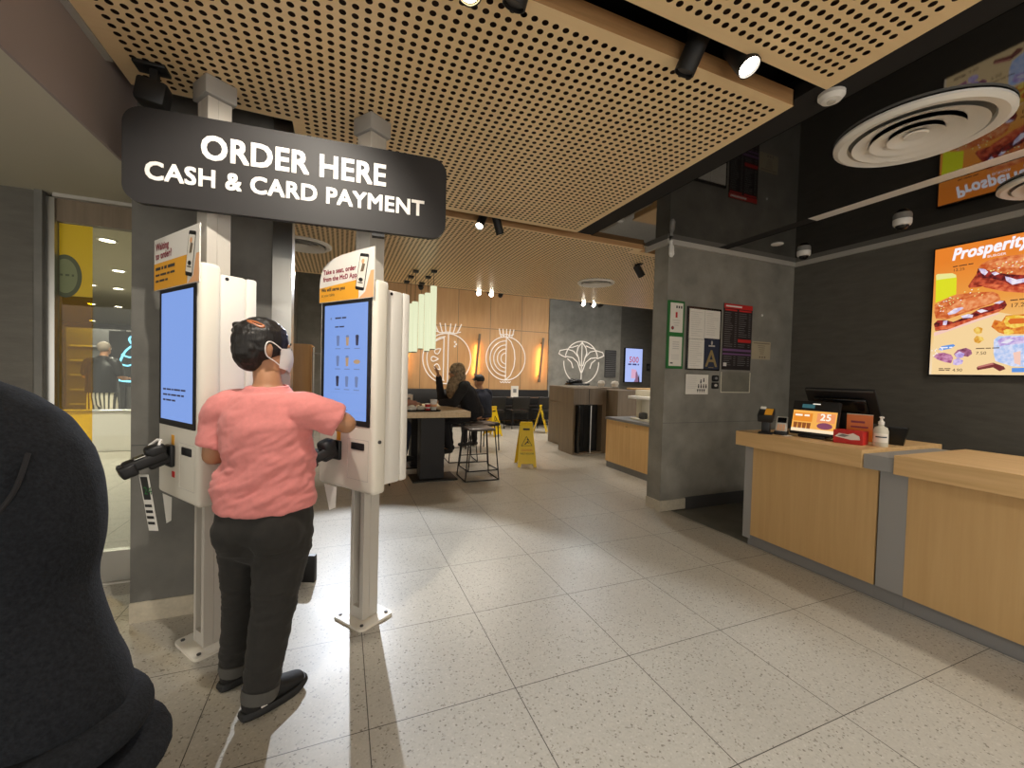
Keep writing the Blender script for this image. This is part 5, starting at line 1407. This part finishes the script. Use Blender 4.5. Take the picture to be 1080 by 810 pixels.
for sx in (-1, 1):
    ml.tube(smooth_pts([Pw(sx * .070, .034, .002), Pw(sx * .082, .004, .022), Pw(sx * .089, -.022, .028), Pw(sx * .090, -.034, .004), Pw(sx * .084, -.026, -.030), Pw(sx * .072, .008, -.052), Pw(sx * .060, .038, -.074)]), .0026, 6)
ml.build('ear_loop', 'mask', t)
# t-shirt
def shirtfn(co, n):
    q = V((co.x * 5, co.y * 5, co.z * 17 + co.x * 9))
    q = V((co.x * 6 + co.z * 4, co.y * 6, co.z * 15 - co.x * 8)); w = noise.noise(q) * .017 + abs(noise.noise(q * 1.7 + V((5, 0, 0)))) * .014 + noise.noise(q * 3.1) * .004
    low = max(0, min(1, (1.08 - co.z) / .2)) * max(.15, min(1, (co.z - .76) / .08))
    return n * w * (.42 + .75 * low)
s = Flesh()
s.loft([(pel + UP * .040, .205, .148, Rr), (pel + UP * .11, .196, .144, Rr), (wst, .184, .140, Rr), (wst + UP * .08, .178, .138, Rr), (chs, .182, .136, Rr), (chs + UP * .065, .165, .110, Rr), (nkb - UP * .030, .114, .092, Rr), (nkb + UP * .014, .078, .078, Rr)], 28, 5, caps=False)
s.limb([nkb - UP * .075 - Rr * .03, shR - Rr * .02 - UP * .004, shR.lerp(elR, .25), shR.lerp(elR, .80)], [.070, .076, .072, .070], 18, axis=UP, caps=False)
s.limb([nkb - UP * .065 + Rr * .03, shL + Rr * .03 + UP * .004, shL.lerp(elL, .3), shL.lerp(elL, .80)], [.072, .080, .074, .071], 18, axis=F, caps=False)
sh = s.build('t_shirt', 'pink', t, .007, 4, shirtfn, INV)
m = MB(INV); m.tube([nkb + UP * (.010 - .006 * math.cos(a)) + Rr * .075 * math.sin(a) - F * .073 * math.cos(a) for a in [k * 2 * PI / 32 for k in range(32)]], .006, 8, closed=True); m.build('collar', 'pink', sh)
# jeans with turned-up hems
def jfn(co, n):
    kn = math.exp(-((co.z - .40) / .09) ** 2) + .8 * math.exp(-((co.z - .60) / .05) ** 2) + .9 * math.exp(-((co.z - .15) / .06) ** 2)
    return n * (noise.noise(V((co.x * 12, co.y * 12, co.z * 26))) * .0045 + abs(noise.noise(V((co.x * 7 + co.z * 5, co.y * 7, co.z * 55)))) * .011 * kn)
j_ = Flesh()
j_.loft([(pel + UP * .12, .178, .128, Rr), (pel + UP * .02, .192, .148, Rr), (pel - UP * .05, .190, .148, Rr), (pel - UP * .085, .165, .120, Rr)], 24, 4)
j_.ball(pel - F * .05 - Rr * .072 - UP * .045, 1, (.100, .106, .108)); j_.ball(pel - F * .05 + Rr * .085 - UP * .045, 1, (.106, .110, .112))
j_.limb([hipR - UP * .03, hipR.lerp(kneeR, .5), kneeR, kneeR.lerp(ankR, .4), kneeR.lerp(ankR, .92)], [.110, .102, .080, .075, .062], 18)
j_.limb([hipL - UP * .03, hipL.lerp(kneeL, .5), kneeL, kneeL.lerp(ankL, .4), kneeL.lerp(ankL, .9)], [.100, .084, .064, .062, .056], 18)
je = j_.build('jeans', 'jeans', t, .007, 3, jfn, INV)
for k_, a_ in ((kneeR, ankR), (kneeL, ankL)):
    d = (a_ - k_).normalized(); e_ = k_.lerp(a_, .97)
    MB(INV).tube([e_ - d * .012, e_ + d * .012, e_ + d * .034], [.067, .067, .063] if a_ is ankR else [.061, .061, .057], 20).build('turned_hem', 'cuff', je)
def shoe(heel, toe, t, logo=False):
    heel, toe = V(heel), V(toe); f = (toe - heel).normalized(); r = f.cross(UP); L_ = (toe - heel).length
    X = INV @ Matrix((( r.x, f.x, 0, heel.x), (r.y, f.y, 0, heel.y), (0, 0, 1, 0), (0, 0, 0, 1)))
    so = MB(X); N_ = 28; rings = []
    for z, gr in ((0.0, .0), (.012, .006), (.026, .004), (.032, -.002)):
        rr = []
        for k in range(N_):
            a = 2 * PI * k / N_; y = .5 - .5 * math.cos(a)
            wd = (.036 + .014 * math.sin(PI * min(1, y * .9)) + .004 * math.sin(PI * y)) * (math.sin(a) if True else 1)
            wd = math.copysign(abs(math.sin(a)) ** .55, math.sin(a)) * (.034 + .014 * y ** .7 * (1 if y < .75 else 1 - (y - .75) * 1.6))
            zz = z + (max(0, y - .7) ** 2) * .18
            rr.append((wd + math.copysign(gr, wd), (y * (L_ + 2 * gr)) - gr, zz))
        rings.append(rr)
    vs = [p for r_ in rings for p in r_]; fs = [tuple(range(N_))[::-1], tuple(range(3 * N_, 4 * N_))]
    for i in range(3):
        for k in range(N_): fs.append((i * N_ + k, i * N_ + (k + 1) % N_, (i + 1) * N_ + (k + 1) % N_, (i + 1) * N_ + k))
    so._add(vs, fs); so = so.build('sole', 'sole', t)
    u = Flesh(); P3 = lambda x, y, z: heel + r * x + f * y + UP * z
    u.loft([(P3(0, .035, .048), .036, .030, r), (P3(0, .10, .062), .040, .042, r), (P3(0, L_ * .62, .054), .045, .034, r), (P3(0, L_ * .88, .046), .037, .024, r)], 18, 4)
    u.loft([(P3(0, .045, .035), .036, .042, r), (P3(0, .052, .075), .040, .052, r), (P3(0, .060, .108), .044, .054, r)], 18, 3)
    u = u.build('shoe', 'shoe', t, .005, 2, None, INV)
    if logo:
        MB(X).box(.040, .0435, .055, .078, .036, .044, bev=.001).build('tag', 'letter', u, smooth=0)
    la = MB(X)
    for k in range(4): la.tube([(-.022, .10 + k * .022, .083 - k * .004), (0, .102 + k * .022, .091 - k * .005), (.022, .10 + k * .022, .083 - k * .004)], .003, 6)
    la.build('laces', 'sole', u)
shoe((-1.052, .205, 0), (-.845, .345, 0), t, True); shoe((-1.165, .405, 0), (-1.00, .56, 0), t)

# ---------------------------------------------------------------- the dark shoulder at the left edge
fo = (-1.242, -.903, 0)
t = thing('person', 'person in a black fleece sweatshirt standing close at the left edge, seen from the back', 'person', fo)
INV = Matrix.Translation((-fo[0], -fo[1], 0))
RT = V((.9253, -.3783, 0)).normalized(); FW = V((.3783, .9253, 0)).normalized()     # their right and forward
def Q(r, f, z): return V((fo[0], fo[1], 0)) + RT * r + FW * f + UP * z
b = Flesh()
b.loft([(Q(0, 0, .74), .16, .10, RT), (Q(0, 0, .95), .145, .10, RT), (Q(0, 0, 1.15), .17, .10, RT), (Q(0, 0, 1.29), .12, .07, RT), (Q(0, .01, 1.37), .055, .055, RT)])
b.limb([Q(0, .01, 1.33), Q(0, .02, 1.46)], [.055, .052]); Pf, Rf = head(b, Q(0, .035, 1.53), FW)
for sx in (-1, 1):
    b.limb([Q(sx * .09, 0, .78), Q(sx * .10, .01, .43), Q(sx * .10, -.01, .09)], [.085, .055, .04])
    b.limb([Q(sx * .19, 0, 1.22), Q(sx * .265, -.02, .97), Q(sx * .05, .17, .95 - sx * .035)], [.045, .04, .03])
    hand(b, Q(sx * .05, .17, .95 - sx * .035), RT * -sx * .9 + FW * .35, UP, FW, .5, .95)
b.build('body', 'skin', t, .007, 2, inv=INV); face_details(t, Pf, Rf, 1.0, INV)
h = Flesh(); h.ball(Pf(0, -.02, .04), 1, (.09, .106, .098), Rf); h.ball(Pf(0, -.06, -.03), 1, (.075, .055, .08), Rf); h.build('hair', 'hair', t, .008, 2, hairfn, INV)
def coatfn(co, n):
    return n * (noise.noise(V((co.x * 7, co.y * 7, co.z * 5))) * .008)
s = Flesh()
s.loft([(Q(0, 0, .70), .24, .17, RT), (Q(0, 0, .80), .235, .165, RT), (Q(0, 0, .95), .22, .155, RT), (Q(0, 0, 1.12), .205, .145, RT), (Q(0, 0, 1.23), .17, .115, RT), (Q(0, .01, 1.335), .085, .08, RT), (Q(0, .015, 1.39), .065, .068, RT)], 28, 5, caps=False)
for sx in (-1, 1):
    s.limb([Q(sx * .08, 0, 1.285), Q(sx * .185, -.005, 1.245), Q(sx * .214, -.012, 1.17), Q(sx * .222, -.015, 1.09), Q(sx * .262, -.02, .985)], [.072, .078, .080, .072, .078], 20, axis=FW)
    s.limb([Q(sx * .262, -.02, .975), Q(sx * .16, .085, .95), Q(sx * .065, .16, .95 - sx * .035)], [.080, .064, .050], 18, axis=UP)
sw = s.build('sweatshirt', 'coat', t, .007, 2, coatfn, INV)
for sx in (-1, 1):
    for z, r_, dx in ((.968, .092, .268), (.922, .104, .272)):
        s = Flesh(); s.loft([(Q(sx * dx, -.022, z + .016), r_ * .80, r_ * .78, RT), (Q(sx * dx, -.022, z + .004), r_ * .98, r_ * .95, RT), (Q(sx * dx, -.022, z - .012), r_, r_ * .97, RT), (Q(sx * dx, -.022, z - .026), r_ * .84, r_ * .82, RT)], 24, 3, caps=False)
        s.build('sleeve_fold', 'coat', sw, .005, 2, coatfn, INV)
s = MB(INV); s.tube(smooth_pts([Q(.268, -.035, 1.262), Q(.272, -.052, 1.225), Q(.258, -.072, 1.185), Q(.24, -.085, 1.15)]), .0022, 8); s.build('shoulder_seam', 'darkcloth', sw)
s = Flesh()
s.loft([(Q(0, 0, .655), .275, .195, RT), (Q(0, 0, .69), .292, .208, RT), (Q(0, 0, .715), .288, .205, RT), (Q(0, 0, .735), .27, .19, RT)], 28, 4)
s.loft([(Q(0, 0, .58), .27, .19, RT), (Q(0, 0, .62), .30, .21, RT), (Q(0, 0, .65), .285, .2, RT)], 28, 4)
s.build('hem_folds', 'coat', sw, .008, 2, coatfn, INV)
s = Flesh()
s.loft([(Q(0, 0, .80), .165, .12, RT), (Q(0, 0, .70), .185, .135, RT), (Q(0, 0, .62), .17, .12, RT)], 20, 3)
for sx in (-1, 1): s.limb([Q(sx * .09, 0, .74), Q(sx * .10, .01, .43), Q(sx * .10, -.01, .06)], [.10, .075, .065], 16)
s.build('trousers', 'darkcloth', t, .008, 2, jfn, INV)
for sx in (-1, 1):
    a_ = Q(sx * .10, -.05, 0); c_ = Q(sx * .12, .19, 0); shoe(a_, c_, t)

# ---------------------------------------------------------------- seated guests
def seated(label, pos, yaw, seat_z, top, legs, skin, hairkind, scale=1.0, lean=.08, armR=None, armL=None, foot_z=None, head_turn=0.0, sleeve=True, extra=None):
    x, y = pos
    t = thing('person', label, 'person', (x, y, 0))
    INV = Matrix.Translation((-x, -y, 0))
    f = V((math.cos(yaw), math.sin(yaw), 0)); r = f.cross(UP)
    def Q(a, b_, z): return V((x, y, 0)) + r * a + f * b_ + UP * z
    pel = Q(0, 0, seat_z + .10); ch = Q(0, lean, seat_z + .40); nb = Q(0, lean * 1.4, seat_z + .56); hc_ = Q(0, lean * 2 + .02, seat_z + .70)
    b = Flesh()
    b.loft([(pel, .15, .10, r), (Q(0, lean * .4, seat_z + .25), .14, .10, r), (ch, .16, .10, r), (nb - UP * .03, .10, .06, r), (nb, .055, .055, r)])
    b.limb([nb - UP * .02, hc_ - UP * .04], [.055, .05])
    hf = f * math.cos(head_turn) + r * math.sin(head_turn)
    P_, R_ = head(b, hc_, hf)
    fz = foot_z if foot_z is not None else .09
    arms = []
    for sx, spec in ((1, armR), (-1, armL)):
        sh_ = Q(sx * .17, lean * 1.2, seat_z + .50)
        el, wr = spec if spec else (Q(sx * .22, lean + .06, seat_z + .24), Q(sx * .14, lean + .30, seat_z + .22))
        el, wr = V(el), V(wr); arms.append((sh_, el, wr))
        b.limb([sh_, el], [.045, .04]); b.limb([el, wr], [.038, .027])
        d = (wr - el).normalized(); hand(b, wr, d, (r * -sx + UP * .2), UP if abs(d.z) < .7 else f * -1, .5)
    kn = []
    for sx in (1, -1):
        hp = Q(sx * .09, .02, seat_z + .122); k_ = Q(sx * .12, .40, seat_z + .005); a_ = Q(sx * .11, .36, fz)
        kn.append((hp, k_, a_)); b.limb([hp, hp.lerp(k_, .5), k_, a_], [.066, .056, .046, .038])
        b.limb([a_ - UP * .02, a_ + f * .14 - UP * .05], [.034, .026], axis=r)
    b.build('body', skin, t, .008, 2, inv=INV); face_details(t, P_, R_, 1.0, INV)
    def cf(co, n): return n * (noise.noise(co * 11) * .01)
    s = Flesh()
    s.loft([(pel - UP * .04, .18, .135, r), (Q(0, lean * .4, seat_z + .22), .185, .14, r), (ch, .20, .14, r), (Q(0, lean * 1.3, seat_z + .50), .16, .10, r), (nb + UP * .01, .068, .066, r)], 24, 4, caps=False)
    for sh_, el, wr in arms:
        s.limb([nb - UP * .06, sh_, sh_.lerp(el, .5), el], [.07, .072, .066, .058], 14)
        s.limb([el, el.lerp(wr, .5), el.lerp(wr, .92 if sleeve else .15)], [.058, .052, .044], 14)
    s.build('jacket', top, t, .009, 3, cf, INV)
    s = Flesh()
    s.loft([(pel + UP * .07, .165, .12, r), (pel + UP * .03, .18, .13, r), (pel + UP * .0, .15, .10, r)], 18, 3)
    for hp, k_, a_ in kn: s.limb([hp, hp.lerp(k_, .5), k_, k_.lerp(a_, .5), a_ + UP * .03], [.090, .074, .060, .058, .054], 14)
    s.build('trousers', legs, t, .009, 2, cf, INV)
    for hp, k_, a_ in kn:
        s = Flesh(); s.limb([a_ - UP * .03 - f * .03, a_ - UP * .045 + f * .06, a_ - UP * .06 + f * .16], [.045, .042, .034], 14, axis=r); s.build('shoe', 'shoe', t, .007, 2, None, INV)
    if hairkind == 'scarf':
        s = Flesh(); s.ball(P_(0, -.02, .03), 1, (.096, .112, .108), R_); s.ball(P_(0, -.05, -.07), 1, (.095, .085, .10), R_)
        s.loft([(P_(0, -.01, -.08), .075, .09, r), (P_(0, 0, -.16), .12, .12, r), (P_(0, .0, -.27), .17, .14, r)], 20, 3)
        s.build('headscarf', 'scarf', t, .008, 2, cf, INV)
    elif hairkind == 'cap':
        s = Flesh(); s.ball(P_(0, -.015, .05), 1, (.088, .104, .085), R_); s.limb([P_(0, .07, .05), P_(0, .16, .035)], [.05, .045], flat=.16, axis=r); s.build('cap', 'black', t, .007, 2, None, INV)
    else:
        s = Flesh(); s.ball(P_(0, -.02, .04), 1, (.088, .105, .096), R_); s.ball(P_(0, -.06, -.03), 1, (.072, .052, .07), R_); s.build('hair', hairkind, t, .007, 2, hairfn, INV)
    return t
seated('person in patterned headscarf at the high table with one hand raised', (1.04, 4.02), PI - .35, .658, 'darkcloth', 'darkcloth', 'skin', 'scarf', lean=.13,
       armR=((.60, 4.22, .96), (.50, 4.02, 1.30)), armL=((.66, 3.74, .95), (.50, 3.86, .95)), foot_z=.30)
seated('diner in a navy jacket and dark cap seen from behind, past the headscarf person', (1.60, 5.35), PI * .62, .50, 'navycloth', 'darkcloth', 'skin', 'cap', lean=.06)
seated('diner mostly hidden by the right kiosk, pinkish forearms on the high table', (-.34, 3.62), .62, .658, mat('dusty_pink_cloth', (190, 140, 120), .9), 'navycloth', 'skin', 'hair', lean=.14,
       armR=((-.02, 3.66, .945), (.17, 3.86, .935)), armL=((-.10, 4.02, .945), (.10, 4.08, .935)), foot_z=.28)
t = thing('dining_chair', 'black chair under the diner in the navy jacket', 'chair', (1.60, 5.35, 0), PI * .12)
MB().box(-.22, .22, -.22, .22, .43, .49, bev=.02).build('seat', 'leather', t)
for sx in (-.19, .19):
    for sy in (-.19, .19): MB().tube([(sx, sy, .4295), (sx * 1.1, sy * 1.1, 0)], .011, 8).build('leg', 'blackmt', t)
# ---------------------------------------------------------------- standing man in the mall
def standing(label, pos, yaw):
    x, y = pos; t = thing('person', label, 'person', (x, y, 0)); INV = Matrix.Translation((-x, -y, 0))
    f = V((math.cos(yaw), math.sin(yaw), 0)); r = f.cross(UP)
    def Q(a, b_, z): return V((x, y, 0)) + r * a + f * b_ + UP * z
    b = Flesh(); b.loft([(Q(0, 0, .86), .17, .12, r), (Q(0, 0, 1.05), .17, .13, r), (Q(0, 0, 1.28), .18, .12, r), (Q(0, .02, 1.42), .11, .07, r), (Q(0, .03, 1.46), .06, .06, r)])
    b.limb([Q(0, .03, 1.44), Q(0, .05, 1.55)], [.06, .055]); P_, R_ = head(b, Q(0, .06, 1.60), f)
    for sx in (1, -1):
        b.limb([Q(sx * .10, 0, .86), Q(sx * .12, .01, .48), Q(sx * .12, 0, .08)], [.095, .062, .045]); b.limb([Q(sx * .12, -.04, .035), Q(sx * .13, .16, .03)], [.04, .035], axis=r)
        b.limb([Q(sx * .21, 0, 1.36), Q(sx * .27, .02, 1.12), Q(sx * .20, .26, 1.08)], [.055, .046, .032]); hand(b, Q(sx * .20, .26, 1.08), f, r * -sx, UP, .5)
    b.build('body', 'skin', t, .010, 2, inv=INV); face_details(t, P_, R_, 1.0, INV)
    s = Flesh(); s.loft([(Q(0, 0, .84), .235, .18, r), (Q(0, 0, 1.05), .225, .18, r), (Q(0, 0, 1.3), .22, .15, r), (Q(0, .02, 1.42), .13, .09, r), (Q(0, .03, 1.47), .075, .07, r)], 22, 4, caps=False)
    for sx in (1, -1): s.limb([Q(sx * .1, 0, 1.38), Q(sx * .2, 0, 1.36), Q(sx * .26, .015, 1.18)], [.075, .08, .075], 14)
    s.build('t_shirt', 'black', t, .010, 3, None, INV)
    s = Flesh(); s.loft([(Q(0, 0, .90), .19, .14, r), (Q(0, 0, .78), .20, .15, r), (Q(0, 0, .70), .18, .13, r)], 20, 3)
    for sx in (1, -1): s.limb([Q(sx * .10, 0, .78), Q(sx * .125, 0, .55)], [.115, .105], 16)
    s.build('shorts', M['stripes'], t, .010, 2, None, INV)
    s = Flesh(); s.ball(P_(0, -.03, .035), 1, (.086, .095, .092), R_); s.build('hair', 'whitehair', t, .008, 2, None, INV)
standing('man in a black t-shirt and striped shorts in the mall beyond the shopfront glass', (-4.57, 7.75), PI * .42)
nt = M['stripes'].node_tree; wv = nt.nodes.new('ShaderNodeTexWave'); wv.inputs['Scale'].default_value = 5.5; tc = nt.nodes.new('ShaderNodeTexCoord'); nt.links.new(tc.outputs['Object'], wv.inputs['Vector'])
rp = nt.nodes.new('ShaderNodeValToRGB'); nt.links.new(wv.outputs['Fac'], rp.inputs[0]); rp.color_ramp.elements[0].color = lin(230, 222, 200); rp.color_ramp.elements[0].position = .6; rp.color_ramp.elements[1].color = lin(60, 58, 56); rp.color_ramp.elements[1].position = .66
nt.links.new(rp.outputs[0], nt.nodes['Principled BSDF'].inputs['Base Color'])
# ================================================================== light
def light(kind, name, loc, power, col=(1, 1, 1), target=None, parent=None, **kw):
    l = bpy.data.lights.new(name, kind); l.energy = power; l.color = col
    for k, v in kw.items(): setattr(l, k, v)
    o = bpy.data.objects.new(name, l); COL.objects.link(o); o.location = loc
    if target is not None:
        d = Vector(target) - Vector(loc); o.rotation_euler = d.to_track_quat('-Z', 'Y').to_euler()
    if parent is not None:
        o.parent = parent; o.matrix_parent_inverse = Matrix.Translation(-Vector(parent.location))
    return o
for lp, aim, p, col, size, blend, t in SPOTS:
    light('SPOT', 'spot_light', lp, p, col, aim, t, spot_size=math.radians(size), spot_blend=blend, shadow_soft_size=.03)
# mall downlights
for x, y in MALL[:2] + MALL[3:4] + MALL[6:]:
    light('SPOT', 'mall_light', (x, y, 3.17), 420, (1, .95, .87), (x, y, 0), spot_size=math.radians(140), spot_blend=.6, shadow_soft_size=.08)
# lamps in the aluminium slot over the counter
for y in (-.95, -2.1, -3.2):
    t = thing('slot_lamp', 'lamp set in the metal ceiling slot over the counter', 'lamp', (2.985, y, ZB + .0115), 0, 'lamps in the ceiling slot')
    MB().box(-.05, .05, -.16, .16, -.02, 0, bev=.004).build('mounting_housing', 'steel', t); MB().box(-.04, .04, -.15, .15, -.0215, -.0205).build('lens', 'lampglow', t, smooth=0)
    light('SPOT', 'slot_light', (2.985, y, ZB - .03), 52, WARM, (2.75, y + .35, 0), t, spot_size=math.radians(130), spot_blend=.6, shadow_soft_size=.08)
for i, (x, y) in enumerate(((-.4, 5.7), (1.6, 5.9), (3.6, 5.7), (5.6, 5.9), (0.4, 7.8), (2.6, 7.9), (4.8, 7.8), (7.2, 7.6))):  # unseen fill lamps, added above the raft line to lift the dark hall
    t = thing('added_hall_downlight', 'unseen round downlight added in the high black ceiling to brighten the far hall', 'downlight', (x, y, 4.1995), 0, 'downlights added to brighten the far hall')
    MB().lathe([(.09, 0), (.12, 0), (.12, -.02), (.09, -.02), (.09, 0)], 24).build('ring', 'white2', t)
    MB().lathe([(1e-6, -.004), (.088, -.004), (.088, -.01), (1e-6, -.01)], 24).build('lens', 'lampglow', t)
    light('SPOT', 'hall_fill_light', (x, y, 4.17), 170, (1, .92, .82), (x, y, 0), t, spot_size=math.radians(120), spot_blend=.7, shadow_soft_size=.08)
w = bpy.data.worlds.new('mall_ambient'); SC.world = w; w.use_nodes = True
bg = w.node_tree.nodes['Background']; bg.inputs[0].default_value = (1.0, .955, .88, 1); bg.inputs[1].default_value = 1.6

# ================================================================== camera
cam = bpy.data.cameras.new('camera'); co = bpy.data.objects.new('camera', cam); COL.objects.link(co); SC.camera = co
rt_ = Vector((0.92527489, -0.37832151, 0.02718848)); up_ = Vector((-0.01588376, 0.03297044, 0.9993301)); fw_ = Vector((0.37896449, 0.92508691, -0.02449755))
m = Matrix((rt_, up_, -fw_)).transposed().to_4x4(); m.translation = Vector((-0.71394, -1.60914, 1.35588)); co.matrix_world = m
cam.sensor_width = 36; cam.lens = 437.6 / 1080 * 36; cam.clip_start = .02; cam.clip_end = 100
vs_ = SC.view_settings; vs_.view_transform = 'Standard'; vs_.look = 'None'; vs_.gamma = 1; vs_.use_curve_mapping = False; vs_.exposure = 0
SC.cycles.max_bounces = 8; SC.cycles.transparent_max_bounces = 16
SC.cycles.use_denoising = True
SC.cycles.sample_clamp_indirect = 4
